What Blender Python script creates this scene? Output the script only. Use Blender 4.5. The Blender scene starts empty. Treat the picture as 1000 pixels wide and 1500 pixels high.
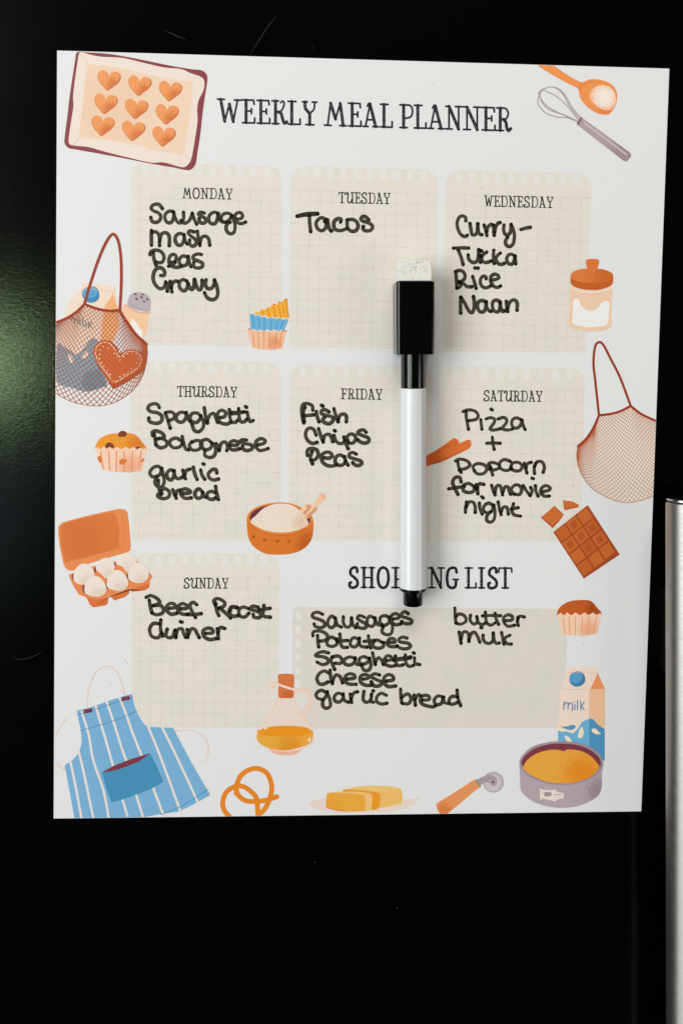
import bpy, math, random
import numpy as np
from mathutils import Vector, Matrix
random.seed(4)
S = bpy.context.scene
COL = S.collection

# ---------------------------------------------------------------- camera, world, lamps, exposure
# Board frame: X right, Z up, the board's printed face is the plane y = 0, the room is on the -Y side (metres).
FOC, PX, PY = 1150.0, 500.0, 560.0            # focal length and optical centre, photograph pixels (the photo is a crop)
CAM_R = np.array([[0.9989402049648722, 0.01690113091662615, 0.042811431633130705],
                  [0.015006139868266932, -0.9989097836777324, 0.04420474905664072],
                  [0.04351186816252751, -0.04351546675201394, -0.9981047647829165]])   # right, down, forward in (x, up, out)
CAM_C = np.array([-0.01798341, 0.03237673, 0.2611824])
def to_world(p): return Vector((p[0], -p[2], p[1]))
cam_d = bpy.data.cameras.new('camera'); cam = bpy.data.objects.new('camera', cam_d); COL.objects.link(cam)
r, d, f = [to_world(CAM_R[i]) for i in range(3)]
cam.matrix_world = Matrix(((r.x, -d.x, -f.x, 0), (r.y, -d.y, -f.y, 0), (r.z, -d.z, -f.z, 0), (0, 0, 0, 1)))
cam.location = to_world(CAM_C)
cam_d.sensor_fit = 'VERTICAL'; cam_d.sensor_height = 24; cam_d.lens = 24 * FOC / 1500
cam_d.shift_x = 0.0; cam_d.shift_y = (PY - 750) / 1500
cam_d.clip_start = 0.005; cam_d.clip_end = 50
S.camera = cam

w = bpy.data.worlds.new('World'); S.world = w; w.use_nodes = True
bg = w.node_tree.nodes['Background']
bg.inputs[0].default_value = (0.80, 0.88, 1.0, 1); bg.inputs[1].default_value = 0.018
S.view_settings.view_transform = 'Standard'; S.view_settings.look = 'None'
S.view_settings.exposure = 0.07; S.view_settings.gamma = 1

def area(name, loc, target, sx, sy, power, color):
    l = bpy.data.lights.new(name, 'AREA'); l.shape = 'RECTANGLE'; l.size = sx; l.size_y = sy
    l.energy = power; l.color = color
    o = bpy.data.objects.new(name, l); COL.objects.link(o); o.location = loc
    o.rotation_euler = (Vector(target) - Vector(loc)).to_track_quat('-Z', 'Y').to_euler()
    return o
area('window_light', (-1.70, -1.62, 0.28), (0, 0, -.02), 1.15, 2.3, 51, (0.97, 0.985, 1.0))    # tall daylight window on the left
area('ceiling_light', (0.0, -1.45, 2.0), (0, 0, 0), 1.2, 0.8, 32, (1.0, 0.94, 0.86))        # kitchen ceiling lamp panel
area('right_fill_light', (2.3, -1.5, -.6), (0, 0, -.05), 1.0, 1.3, 12, (1.0, 0.97, 0.94))      # fill lamp added on the right to lift the dark side, no known source
area('garden_window_light', (-0.86, -1.80, -0.02), (0, 0, 0), 0.10, 0.16, 1.45, (0.66, 0.95, 0.46))   # sunlit garden seen through the door pane
area('door_pane_light', (-0.90, -1.82, -0.36), (0, 0, 0), 0.30, 0.40, 0.16, (0.45, 0.75, 0.85))   # lower door pane

# ---------------------------------------------------------------- helpers
def lin(h):
    h = h.lstrip('#')
    v = [int(h[i:i+2], 16) / 255 for i in (0, 2, 4)]
    return tuple((c / 12.92 if c <= .04045 else ((c + .055) / 1.055) ** 2.4) for c in v)
def px2b(u, v, h=0.0):
    """A point traced on the photograph, as (x, z) metres on the board's face."""
    u = np.asarray(u, float); v = np.asarray(v, float)
    q = np.stack([(u - PX) / FOC, (v - PY) / FOC, np.ones_like(u)], -1) @ CAM_R
    s = (h - CAM_C[2]) / q[..., 2]
    return CAM_C[0] + q[..., 0] * s, CAM_C[1] + q[..., 1] * s
CORN = [(84, 74), (979.5, 100.5), (938.5, 1188.5), (79, 1199)]

def mesh_obj(name, verts, faces, mat, parent=None, smooth=False):
    me = bpy.data.meshes.new(name); me.from_pydata(verts, [], faces); me.update()
    if mat: me.materials.append(mat)
    if smooth:
        for p in me.polygons: p.use_smooth = True
    o = bpy.data.objects.new(name, me); COL.objects.link(o)
    if parent is not None: o.parent = parent
    return o
def empty(name, loc, label, cat):
    o = bpy.data.objects.new(name, None); COL.objects.link(o); o.location = loc
    o.empty_display_size = 0.02; o['label'] = label; o['category'] = cat
    return o
def new_mat(name):
    m = bpy.data.materials.new(name); m.use_nodes = True
    nt = m.node_tree; b = nt.nodes['Principled BSDF']
    return m, nt, b
def N(nt, t, **kw):
    n = nt.nodes.new(t)
    for k, v in kw.items():
        if k.startswith('i_'): n.inputs[int(k[2:])].default_value = v
        else: setattr(n, k, v)
    return n
def mixc(nt, fac, a, b):
    n = nt.nodes.new('ShaderNodeMix'); n.data_type = 'RGBA'
    for s, v in ((0, fac), (6, a), (7, b)):
        if hasattr(v, 'links'): nt.links.new(v, n.inputs[s])
        else: n.inputs[s].default_value = v if s == 0 else (*v[:3], 1)
    return n.outputs[2]
def mth(nt, op, a, b=None, clamp=False):
    n = nt.nodes.new('ShaderNodeMath'); n.operation = op; n.use_clamp = clamp
    for s, v in ((0, a), (1, b)):
        if v is None: continue
        if hasattr(v, 'links'): nt.links.new(v, n.inputs[s])
        else: n.inputs[s].default_value = v
    return n.outputs[0]

PRINT_ROUGH = 0.42
_mc = {}
def print_mat(c, grain=0.06, sp=None):
    """Printed ink colour c; sp = (second colour, centre u, centre v, radius px, strength) adds the artist's stippled patch."""
    key = (c, grain, sp)
    if key in _mc: return _mc[key]
    m, nt, b = new_mat('print_ink')
    pale = lambda v: tuple(x * .98 + .007 for x in lin(v)) if sum(lin(v)) > .12 else lin(v)      # thin ink: the white sheet shows through
    tc = N(nt, 'ShaderNodeTexCoord'); base = pale(c)
    no = N(nt, 'ShaderNodeTexNoise'); no.inputs['Scale'].default_value = 2600; no.inputs['Detail'].default_value = 3
    nt.links.new(tc.outputs['Object'], no.inputs['Vector'])
    g = mth(nt, 'MULTIPLY', mth(nt, 'SUBTRACT', no.outputs[0], 0.5), grain * 5)
    g = mth(nt, 'ADD', g, 1.0)
    colr = (*base, 1)
    if sp:
        c2, u, v, rad, st = sp
        x, z = px2b(u, v)
        vm = N(nt, 'ShaderNodeVectorMath', operation='DISTANCE'); nt.links.new(tc.outputs['Object'], vm.inputs[0])
        vm.inputs[1].default_value = (float(x), 0, float(z))
        t = mth(nt, 'DIVIDE', vm.outputs['Value'], rad * 0.000228)
        t = mth(nt, 'SUBTRACT', 1.0, t)                       # 1 at the centre, 0 at the rim
        n2 = N(nt, 'ShaderNodeTexNoise'); n2.inputs['Scale'].default_value = 3400; n2.inputs['Detail'].default_value = 1.5
        nt.links.new(tc.outputs['Object'], n2.inputs['Vector'])
        th = mth(nt, 'ADD', t, mth(nt, 'MULTIPLY', mth(nt, 'SUBTRACT', n2.outputs[0], 0.5), 2.6))
        fac = mth(nt, 'MULTIPLY', mth(nt, 'MULTIPLY', th, 2.5, True), st, True)
        col = mixc(nt, fac, base, pale(c2))
    else:
        rgb = N(nt, 'ShaderNodeRGB'); rgb.outputs[0].default_value = colr; col = rgb.outputs[0]
    vm2 = N(nt, 'ShaderNodeVectorMath', operation='SCALE')
    nt.links.new(col, vm2.inputs[0]); nt.links.new(g, vm2.inputs['Scale'])
    nt.links.new(vm2.outputs[0], b.inputs['Base Color'])
    b.inputs['Roughness'].default_value = PRINT_ROUGH
    b.inputs['Specular IOR Level'].default_value = 0.35
    _mc[key] = m
    return m

# ---- flat print: polygons and strokes traced in photograph pixels, laid on the board's face
def parse(s):
    return [np.array([[float(a) for a in p.split(',')] for p in part.split()]) for part in s.split(';') if part.strip()]
def catmull(p, closed=False, n=6):
    p = np.asarray(p, float)
    if len(p) < 3: return p
    if closed: q = np.vstack([p[-1], p, p[0], p[1]])
    else: q = np.vstack([2 * p[0] - p[1], p, 2 * p[-1] - p[-2]])
    out = []
    for i in range(1, len(q) - 2):
        a, b, c, d_ = q[i-1], q[i], q[i+1], q[i+2]
        for k in range(n):
            t = k / n
            out.append(0.5 * ((2*b) + (-a + c)*t + (2*a - 5*b + 4*c - d_)*t*t + (-a + 3*b - 3*c + d_)*t**3))
    if not closed: out.append(q[-2])
    return np.array(out)
def frame(fr, a):
    return a / fr[2] + np.array(fr[:2])
def clip_board(poly):
    cx = np.mean([c[0] for c in CORN]); cy = np.mean([c[1] for c in CORN])
    inner = [(c[0] + np.sign(cx - c[0]) * .5, c[1] + np.sign(cy - c[1]) * .5) for c in CORN]
    out = [tuple(p) for p in poly]
    for i in range(4):
        a = np.array(inner[i]); b = np.array(inner[(i + 1) % 4]); e = b - a
        side = lambda p: e[0] * (p[1] - a[1]) - e[1] * (p[0] - a[0])
        res = []
        for j in range(len(out)):
            p, q = out[j], out[(j + 1) % len(out)]
            sp_, sq = side(p), side(q)
            if sp_ >= 0: res.append(p)
            if (sp_ >= 0) != (sq >= 0):
                t = sp_ / (sp_ - sq); res.append((p[0] + (q[0] - p[0]) * t, p[1] + (q[1] - p[1]) * t))
        out = res
        if not out: break
    return np.array(out)
LAYER = 0.000005
def poly_print(name, parent, pts, color, lift, fr=(0, 0, 1), smooth=True, sp=None, grain=.06):
    """One printed shape (or several, split by ';') as a flat sheet of ink."""
    V = []; F = []
    for a in parse(pts):
        a = frame(fr, a)
        if smooth: a = catmull(a, True)
        a = clip_board(a)
        if len(a) < 3: continue
        if np.sum(a[:, 0] * np.roll(a[:, 1], -1) - np.roll(a[:, 0], -1) * a[:, 1]) > 0: a = a[::-1]
        x, z = px2b(a[:, 0], a[:, 1]); k = len(V)
        V += [(float(i), -lift * LAYER, float(j)) for i, j in zip(x, z)]
        F.append(list(range(k, k + len(a))))
    m = print_mat(color, grain, sp) if isinstance(color, str) else color
    return mesh_obj(name, V, F, m, parent)

# marching squares of the union of round strokes -> one sheet without overlaps
CASES = {1: [(0, 4, 7)], 2: [(1, 5, 4)], 3: [(0, 1, 5, 7)], 4: [(2, 6, 5)], 5: [(0, 4, 7), (2, 6, 5)], 6: [(1, 2, 6, 4)],
         7: [(0, 1, 2, 6, 7)], 8: [(3, 7, 6)], 9: [(0, 4, 6, 3)], 10: [(1, 5, 4), (3, 7, 6)], 11: [(0, 1, 5, 6, 3)],
         12: [(2, 3, 7, 5)], 13: [(0, 4, 5, 2, 3)], 14: [(1, 2, 3, 7, 4)], 15: [(0, 1, 2, 3)]}
def stroke_sheet(name, parent, strokes, mat, lift, step=0.5, ink=False, holes=(), mask=None):
    """strokes: list of (points px, radius px or per-point radii)."""
    allp = np.vstack([s[0] for s in strokes]); R = max(float(np.max(s[1])) for s in strokes) + 2 * step
    lo = allp.min(0) - R; hi = allp.max(0) + R
    nx = int((hi[0] - lo[0]) / step) + 2; ny = int((hi[1] - lo[1]) / step) + 2
    gx = lo[0] + np.arange(nx) * step; gy = lo[1] + np.arange(ny) * step
    sd = np.full((ny, nx), 9.0); dark = np.zeros((ny, nx)); cover = np.zeros((ny, nx))
    for pts, rad in strokes:
        rad = np.full(len(pts), rad) if np.isscalar(rad) else rad
        one = np.full((ny, nx), 9.0)
        segs = [(0, 0)] if len(pts) == 1 else [(i, i + 1) for i in range(len(pts) - 1)]
        for i, j in segs:
            a, b = pts[i], pts[j]; rr = max(rad[i], rad[j]) + 2 * step
            x0 = max(int((min(a[0], b[0]) - rr - lo[0]) / step), 0); x1 = min(int((max(a[0], b[0]) + rr - lo[0]) / step) + 2, nx)
            y0 = max(int((min(a[1], b[1]) - rr - lo[1]) / step), 0); y1 = min(int((max(a[1], b[1]) + rr - lo[1]) / step) + 2, ny)
            X, Y = np.meshgrid(gx[x0:x1], gy[y0:y1]); e = b - a; L = float(e @ e) or 1e-9
            t = np.clip(((X - a[0]) * e[0] + (Y - a[1]) * e[1]) / L, 0, 1)
            dd = np.hypot(X - a[0] - t * e[0], Y - a[1] - t * e[1]) - (rad[i] + (rad[j] - rad[i]) * t)
            np.minimum(one[y0:y1, x0:x1], dd, out=one[y0:y1, x0:x1])
        if ink:
            cover += one < 0
            X, Y = np.meshgrid(gx, gy)
            e_ = pts[-1]; dark = np.maximum(dark, np.clip(1.5 - np.hypot(X - e_[0], Y - e_[1]) / 1.8, 0, 1))
            s_ = pts[0]; dark = np.maximum(dark, .7 * np.clip(1.5 - np.hypot(X - s_[0], Y - s_[1]) / 2.2, 0, 1))
        sd = np.minimum(sd, one)
    if len(holes):
        X, Y = np.meshgrid(gx, gy)
        for hx, hy, hr in holes: sd = np.maximum(sd, hr - np.hypot(X - hx, Y - hy))
    X, Y = np.meshgrid(gx, gy)
    for i in range(4):                                          # trim at the board's edges
        a = np.array(CORN[i]); b = np.array(CORN[(i + 1) % 4]); e = (b - a) / np.hypot(*(b - a))
        sd = np.maximum(sd, .4 - (e[0] * (Y - a[1]) - e[1] * (X - a[0])))
    if mask is not None: sd = np.maximum(sd, mask(X, Y))
    ins = sd < 0
    cid = np.arange(ny * nx).reshape(ny, nx); hid = cid + ny * nx; vid = cid + 2 * ny * nx
    c4 = [cid[:-1, :-1], cid[:-1, 1:], cid[1:, 1:], cid[1:, :-1], hid[:-1, :-1], vid[:-1, 1:], hid[1:, :-1], vid[:-1, :-1]]
    code = ins[:-1, :-1] * 1 + ins[:-1, 1:] * 2 + ins[1:, 1:] * 4 + ins[1:, :-1] * 8
    faces = []
    for k, polys in CASES.items():
        sel = code == k
        if not sel.any(): continue
        for p in polys: faces += np.stack([c4[i][sel] for i in p], 1)[:, ::-1].tolist()
    used = np.unique(np.concatenate([np.array(f_) for f_ in faces]))
    remap = {int(v): i for i, v in enumerate(used)}
    faces = [[remap[i] for i in f_] for f_ in faces]
    kind = used // (ny * nx); idx = used % (ny * nx); iy, ix = idx // nx, idx % nx
    ix2 = np.minimum(ix + (kind == 1), nx - 1); iy2 = np.minimum(iy + (kind == 2), ny - 1)
    s0 = sd[iy, ix]; s1 = sd[iy2, ix2]
    t = np.where(kind == 0, 0, s0 / np.where(s0 == s1, 1, s0 - s1)); t = np.clip(t, 0, 1)
    u = gx[ix] + (gx[ix2] - gx[ix]) * t; v = gy[iy] + (gy[iy2] - gy[iy]) * t
    x, z = px2b(u, v)
    y = np.full(len(x), -lift * LAYER)
    o = mesh_obj(name, np.stack([x, y, z], 1).tolist(), faces, mat, parent)
    if ink:
        dk = dark[iy, ix] + .45 * (cover[iy, ix] > 1) + .55 * np.clip(1 + s0 / 1.1, 0, 1)
        at = o.data.attributes.new('ink', 'FLOAT', 'POINT'); at.data.foreach_set('value', np.clip(dk, 0, 1.4).astype(np.float32))
    return o
def line_print(name, parent, pts, color, rad, lift, fr=(0, 0, 1), smooth=True, step=0.4, **kw):
    st = []
    for a in parse(pts):
        a = frame(fr, a)
        st.append((catmull(a, False, 5) if smooth else a, rad))
    return stroke_sheet(name, parent, st, print_mat(color) if isinstance(color, str) else color, lift, step, **kw)

def box_mesh(x0, x1, y0, y1, z0, z1, bev=0.0, seg=3):
    import bmesh
    bm = bmesh.new(); bmesh.ops.create_cube(bm, size=1)
    for v in bm.verts:
        v.co = Vector(((x0 + x1) / 2 + v.co.x * (x1 - x0), (y0 + y1) / 2 + v.co.y * (y1 - y0), (z0 + z1) / 2 + v.co.z * (z1 - z0)))
    if bev: bmesh.ops.bevel(bm, geom=bm.edges[:], offset=bev, segments=seg, profile=.5, affect='EDGES')
    return bm
def bm_obj(name, bm, mat, parent, smooth=True):
    me = bpy.data.meshes.new(name); bm.to_mesh(me); bm.free(); me.materials.append(mat)
    if smooth:
        for p in me.polygons: p.use_smooth = True
    o = bpy.data.objects.new(name, me); COL.objects.link(o); o.parent = parent
    if smooth:
        me.set_sharp_from_angle(angle=math.radians(35))
        md = o.modifiers.new('edge_normals', 'WEIGHTED_NORMAL'); md.keep_sharp = True
    return o

# ---------------------------------------------------------------- refrigerator door with its steel handle
m_door, nt, b = new_mat('black_textured_enamel')
b.inputs['Base Color'].default_value = (0.0003, 0.00035, 0.0005, 1); b.inputs['Roughness'].default_value = 0.30
tc = N(nt, 'ShaderNodeTexCoord'); mp = N(nt, 'ShaderNodeMapping'); mp.inputs['Scale'].default_value = (1, 1, 2.2)
nt.links.new(tc.outputs['Object'], mp.inputs[0])
no = N(nt, 'ShaderNodeTexNoise'); no.inputs['Scale'].default_value = 700; no.inputs['Detail'].default_value = 4; no.inputs['Roughness'].default_value = .65
no.inputs['Distortion'].default_value = .6
nt.links.new(mp.outputs[0], no.inputs['Vector'])
bp = N(nt, 'ShaderNodeBump'); bp.inputs['Strength'].default_value = 0.08; bp.inputs['Distance'].default_value = 0.0004
nt.links.new(no.outputs[0], bp.inputs['Height']); nt.links.new(bp.outputs[0], b.inputs['Normal'])
n2 = N(nt, 'ShaderNodeTexNoise'); n2.inputs['Scale'].default_value = 14; n2.inputs['Detail'].default_value = 6
nt.links.new(mp.outputs[0], n2.inputs['Vector'])
nt.links.new(mth(nt, 'ADD', mth(nt, 'MULTIPLY', n2.outputs[0], .04), .125), b.inputs['Roughness'])

m_steel, nt, b = new_mat('brushed_steel')
b.inputs['Metallic'].default_value = 1; b.inputs['Base Color'].default_value = (.41, .40, .38, 1)
b.inputs['Roughness'].default_value = .36; b.inputs['Anisotropic'].default_value = .8; b.inputs['Anisotropic Rotation'].default_value = .25
tc = N(nt, 'ShaderNodeTexCoord'); mp = N(nt, 'ShaderNodeMapping'); mp.inputs['Scale'].default_value = (110, 110, 2600)
nt.links.new(tc.outputs['Object'], mp.inputs[0])
no = N(nt, 'ShaderNodeTexNoise'); no.inputs['Scale'].default_value = 1; no.inputs['Detail'].default_value = 4
nt.links.new(mp.outputs[0], no.inputs['Vector'])
nt.links.new(mth(nt, 'ADD', mth(nt, 'MULTIPLY', no.outputs[0], .3), .32), b.inputs['Roughness'])
bp = N(nt, 'ShaderNodeBump'); bp.inputs['Strength'].default_value = 0.25; bp.inputs['Distance'].default_value = 0.00012
nt.links.new(no.outputs[0], bp.inputs['Height']); nt.links.new(bp.outputs[0], b.inputs['Normal'])
m_chrome, nt, b = new_mat('polished_steel')
b.inputs['Metallic'].default_value = 1; b.inputs['Base Color'].default_value = (.55, .56, .57, 1); b.inputs['Roughness'].default_value = .16

fridge = empty('refrigerator_door', (0, 0.001, 0), 'glossy black refrigerator door behind the planner, finely textured', 'refrigerator door')
bm_obj('door_panel', box_mesh(-.36, .36, 0, .045, -.62, .52, .006, 4), m_door, fridge)
# the handle: a flat bar with rounded edges on two posts, tilted two degrees to the planner's edge
HT = math.radians(2.1)
def tilt(bm, ox, oz):
    M = Matrix.Translation((ox, 0, oz)) @ Matrix.Rotation(-HT, 4, 'Y') @ Matrix.Translation((-ox, 0, -oz))
    bm.transform(M); return bm
HX, HZ = .0993, -.0158
def bar(name, z0, z1, grow, mat, parent, edge=.0008):
    import bmesh
    bm = bmesh.new(); rings = []
    prof = [(math.cos(math.pi * k / 28), math.sin(math.pi * k / 28)) for k in range(29)]
    for z, g in ((z0, -edge), (z0 + edge, 0), (z1 - edge, 0), (z1 - edge * .3, -edge * .35), (z1, -edge)):
        ring = [bm.verts.new((HX + .015 - c * (.015 + grow + g), -.0125 - s_ * (.0088 + grow + g), z)) for c, s_ in prof]
        ring += [bm.verts.new((HX + .015 + (.015 + g) * t, -.0118, z)) for t in (.9, -.9)]
        rings.append(ring)
    n_ = len(rings[0])
    for a, b_ in zip(rings[:-1], rings[1:]):
        for i in range(n_): bm.faces.new((a[i], b_[i], b_[(i + 1) % n_], a[(i + 1) % n_]))
    bm.faces.new(rings[0]); bm.faces.new(rings[-1][::-1])
    bmesh.ops.recalc_face_normals(bm, faces=bm.faces[:])
    return bm_obj(name, tilt(bm, HX, HZ), mat, parent)
handle = bar('handle', HZ - .42, HZ, 0, m_steel, fridge)
handle['label'] = 'brushed steel bar handle with a rounded front'
bar('end_cap', HZ + .0001, HZ + .0011, -.0003, m_chrome, handle, .0004)
for zz in (-.035, -.36):
    bm = box_mesh(HX + .008, HX + .022, -.0119, .0008, HZ + zz - .03, HZ + zz, .001, 2)
    bm_obj('mounting_post', tilt(bm, HX, HZ), m_steel, handle)

m_scratch, nt, b = new_mat('scratched_enamel')
b.inputs['Base Color'].default_value = (.008, .008, .008, 1); b.inputs['Roughness'].default_value = .5
m_dust, nt, b = new_mat('dust'); b.inputs['Base Color'].default_value = (.4, .4, .38, 1)
def door_marks(name, pts, rad, mat):
    """fine marks on the door, traced where the door shows beside the planner"""
    V = []; F = []
    for a in parse(pts):
        if len(a) == 1: a = np.vstack([a, a + [.5, .3]])
        else: a = catmull(a, False, 4)
        t = np.gradient(a, axis=0); n = np.stack([-t[:, 1], t[:, 0]], 1); n /= np.linalg.norm(n, axis=1)[:, None]
        ww = rad * np.sin(np.linspace(.25, math.pi - .25, len(a)))[:, None]
        k = len(V)
        for q in (a + n * ww, a - n * ww):
            x, z = px2b(q[:, 0], q[:, 1], -.001)
            V += [(float(i), -.00001, float(j)) for i, j in zip(x, z)]
        m_ = len(a)
        F += [(k + i, k + i + 1, k + m_ + i + 1, k + m_ + i) for i in range(m_ - 1)]
    return mesh_obj(name, V, F, mat, fridge)
for s in ("366,80 380,58 393,38 406,22", "458,66 459,75", "18,962 30,966 48,962 62,955", "240,44 258,52 272,58"):
    door_marks('scratch', s, .4, m_scratch)
for s in ("581,1330", "461,1263", "966,498"):
    door_marks('dust_speck', s, 1.0, m_dust)

# ---------------------------------------------------------------- the planner: white sheet on a magnet
board = empty('meal_planner', (0, 0, 0), 'white weekly meal planner sheet with food drawings and black handwriting, stuck on black door', 'planner')
m_white, nt, b = new_mat('white_wipe_clean_sheet')
tc = N(nt, 'ShaderNodeTexCoord')
no = N(nt, 'ShaderNodeTexNoise'); no.inputs['Scale'].default_value = 1500; no.inputs['Detail'].default_value = 4
nt.links.new(tc.outputs['Object'], no.inputs['Vector'])
cw = mixc(nt, no.outputs[0], (.742, .744, .752), (.825, .828, .838))
nt.links.new(cw, b.inputs['Base Color'])
b.inputs['Roughness'].default_value = .38; b.inputs['Specular IOR Level'].default_value = .4
bp = N(nt, 'ShaderNodeBump'); bp.inputs['Strength'].default_value = 0.05; bp.inputs['Distance'].default_value = 0.0001
nt.links.new(no.outputs[0], bp.inputs['Height']); nt.links.new(bp.outputs[0], b.inputs['Normal'])
m_magnet, nt, b = new_mat('dark_magnet_backing'); b.inputs['Base Color'].default_value = (.02, .025, .03, 1); b.inputs['Roughness'].default_value = .6
def slab(name, y0, y1, mat, inset=0.0):
    c = []
    for u, v in CORN:
        x, z = px2b(u, v); c.append((float(x) * (1 - inset), float(z) * (1 - inset)))
    V = [(x, y0, z) for x, z in c] + [(x, y1, z) for x, z in c]
    F = [(3, 2, 1, 0), (4, 5, 6, 7)] + [(i, (i + 1) % 4, 4 + (i + 1) % 4, 4 + i) for i in range(4)]
    return mesh_obj(name, V, F, mat, board)
slab('sheet', 0, .00035, m_white)
slab('magnet_backing', .00037, .00098, m_magnet, .002)

# printed note panels: torn-off squared paper
def panel_mat(x0, z0, grid):
    m, nt, b = new_mat('printed_squared_paper')
    tc = N(nt, 'ShaderNodeTexCoord')
    big = N(nt, 'ShaderNodeTexNoise'); big.inputs['Scale'].default_value = 120; big.inputs['Detail'].default_value = 3
    nt.links.new(tc.outputs['Object'], big.inputs['Vector'])
    fine = N(nt, 'ShaderNodeTexNoise'); fine.inputs['Scale'].default_value = 2200; fine.inputs['Detail'].default_value = 3
    nt.links.new(tc.outputs['Object'], fine.inputs['Vector'])
    f1 = mth(nt, 'MULTIPLY', mth(nt, 'SUBTRACT', big.outputs[0], .40), 5.0, True)
    k_ = 1.0 if grid else .93
    c = mixc(nt, f1, (.745 * k_, .705 * k_, .63 * k_), (.785 * k_, .715 * k_, .66 * k_))
    f2 = mth(nt, 'MULTIPLY', mth(nt, 'SUBTRACT', fine.outputs[0], .3), 2.0, True)
    c = mixc(nt, mth(nt, 'MULTIPLY', f2, .35), c, (.82, .80, .77))
    if grid:
        sx = N(nt, 'ShaderNodeSeparateXYZ'); nt.links.new(tc.outputs['Object'], sx.inputs[0])
        wob = N(nt, 'ShaderNodeTexNoise'); wob.inputs['Scale'].default_value = 260; nt.links.new(tc.outputs['Object'], wob.inputs['Vector'])
        wb = mth(nt, 'MULTIPLY', mth(nt, 'SUBTRACT', wob.outputs[0], .5), .13)
        def lines(axis, org, sign):
            g = mth(nt, 'MULTIPLY', mth(nt, 'SUBTRACT', sx.outputs[axis], org), sign / .00357)
            g2 = mth(nt, 'ADD', mth(nt, 'ADD', g, wb), .5)
            fr = mth(nt, 'ABSOLUTE', mth(nt, 'SUBTRACT', mth(nt, 'FRACT', g2), .5))
            ln = mth(nt, 'SUBTRACT', 1.0, mth(nt, 'DIVIDE', fr, .055), True)
            return ln, g
        lv, _ = lines(0, x0 + .0029, 1); lh, gz = lines(2, z0 - .0079, -1)
        below = mth(nt, 'GREATER_THAN', gz, -.2)
        l = mth(nt, 'MULTIPLY', mth(nt, 'MAXIMUM', lv, lh), below)
        vary = mth(nt, 'MULTIPLY', mth(nt, 'SUBTRACT', wob.outputs[0], .25), 1.1, True)
        c = mixc(nt, mth(nt, 'MULTIPLY', l, vary), c, (.45, .43, .375))
    nt.links.new(c, b.inputs['Base Color']); b.inputs['Roughness'].default_value = PRINT_ROUGH
    b.inputs['Specular IOR Level'].default_value = .35
    return m
rp = random.Random(11)
m_hole = print_mat('e6e4e1')
def panel(tl, tr, br, bl, grid=True, torn=True, nh=None):
    tl, tr, br, bl = [np.array(p, float) for p in (tl, tr, br, bl)]
    ex = (tr - tl) / np.hypot(*(tr - tl)); rr = 21 if torn else 4
    up = np.array([-ex[1] * -1, -ex[0]]) if False else np.array([ex[1], -ex[0]])
    P = []
    for k in range(7):                                          # rounded upper left corner
        a = math.pi / 2 * k / 6; P.append(tl + ex * rr * (1 - math.sin(a)) * 1 + -up * rr * (1 - math.cos(a)))
    P = P[::-1]
    n = 40
    for k in range(1, n):
        P.append(tl + (tr - tl) * (rr / 220 + (1 - 2 * rr / 220) * k / n) - up * rp.uniform(-.5, .5))
    for k in range(7):
        a = math.pi / 2 * k / 6; P.append(tr - ex * rr * (1 - math.sin(a)) - up * rr * (1 - math.cos(a)))
    for A, B, m_ in ((tr - up * rr, br, 60), (br, bl, 60), (bl, tl - up * rr, 60)):
        w_ = 0
        for k in range(1, m_):
            w_ = .6 * w_ + rp.uniform(-.45, .45); q = A + (B - A) * k / m_
            dd = (B - A) / np.hypot(*(B - A)); P.append(q + np.array([dd[1], -dd[0]]) * w_)
    P = np.array(P)
    x0, z0 = px2b(tl[0], tl[1])
    x, z = px2b(P[:, 0], P[:, 1])
    V = [(float(i), -LAYER, float(j)) for i, j in zip(x, z)]
    o = mesh_obj('note_panel', V, [list(range(len(V)))[::-1]], panel_mat(float(x0), float(z0), grid), board)
    # punched and torn holes of the spiral binding, white like the sheet
    V = []; F = []
    def blob(c, w_, h_, sl):
        k = len(V); q = []
        for (ax, ay) in ((-.5, .05), (-.55, -.1), (-.48, -.5), (-.5, -.85), (-.3, -1), (.1, -1.02), (.42, -.95), (.5, -.7), (.46, -.4), (.4, -.1), (.2, .02)):
            q.append(c + ex * ((ax + rp.uniform(-.06, .06)) * w_ + sl * (ay + .5)) + up * (ay * h_ + rp.uniform(-.5, .5)))
        q = catmull(np.array(q), True, 3); x, z = px2b(q[:, 0], q[:, 1])
        V.extend([(float(i), -2 * LAYER, float(j)) for i, j in zip(x, z)]); F.append(list(range(k, k + len(q)))[::-1])
    if torn:
        W_ = np.hypot(*(tr - tl)); m_ = int(round((W_ - 30) / 21.5))
        for k in range(m_ + 1):
            c = tl + ex * (20 + (W_ - 42) * k / m_) - up * rp.uniform(1.5, 3.5)
            blob(c, rp.uniform(8.5, 11), 14.5 + rp.uniform(-1, 1), rp.choice((0, 0, 1.5, -1.5, .8)))
    else:
        for k in range(9):
            c = tl - up * (8 + 20 * k) + ex * 8
            blob(c, 8, 11, 0)
    mesh_obj('torn_holes', V, F, m_hole, o)
    return o
panel((193, 238), (413.7, 242.5), (413, 508.5), (193, 505))
panel((425.5, 243.5), (642, 249), (638, 512), (424, 510))
panel((652.5, 249.5), (866, 254.5), (858, 517), (648.5, 514.5))
panel((192, 529), (411.5, 531), (410.5, 792), (193, 790))
panel((424.5, 534), (634, 536.5), (632, 793), (422.5, 792))
panel((647, 536), (856.5, 540), (850, 793.5), (641, 793))
panel((193.5, 811), (409.5, 811.5), (407, 1067), (193, 1066))
panel((429, 889), (831, 891.5), (826, 1066.5), (427, 1067), grid=False, torn=False)
specks = "705,135.5;783,167.5;815.5,137.5;600,265.5;602.6,265;515.5,274;706,275.5;184,967;187,971;161,999;163,1003;135.5,1027;893.7,1130.7;737,1131;819,737.7;112.6,591;853.7,942;704,943.7;634,123;716,590;527,1028;476,688"
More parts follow.
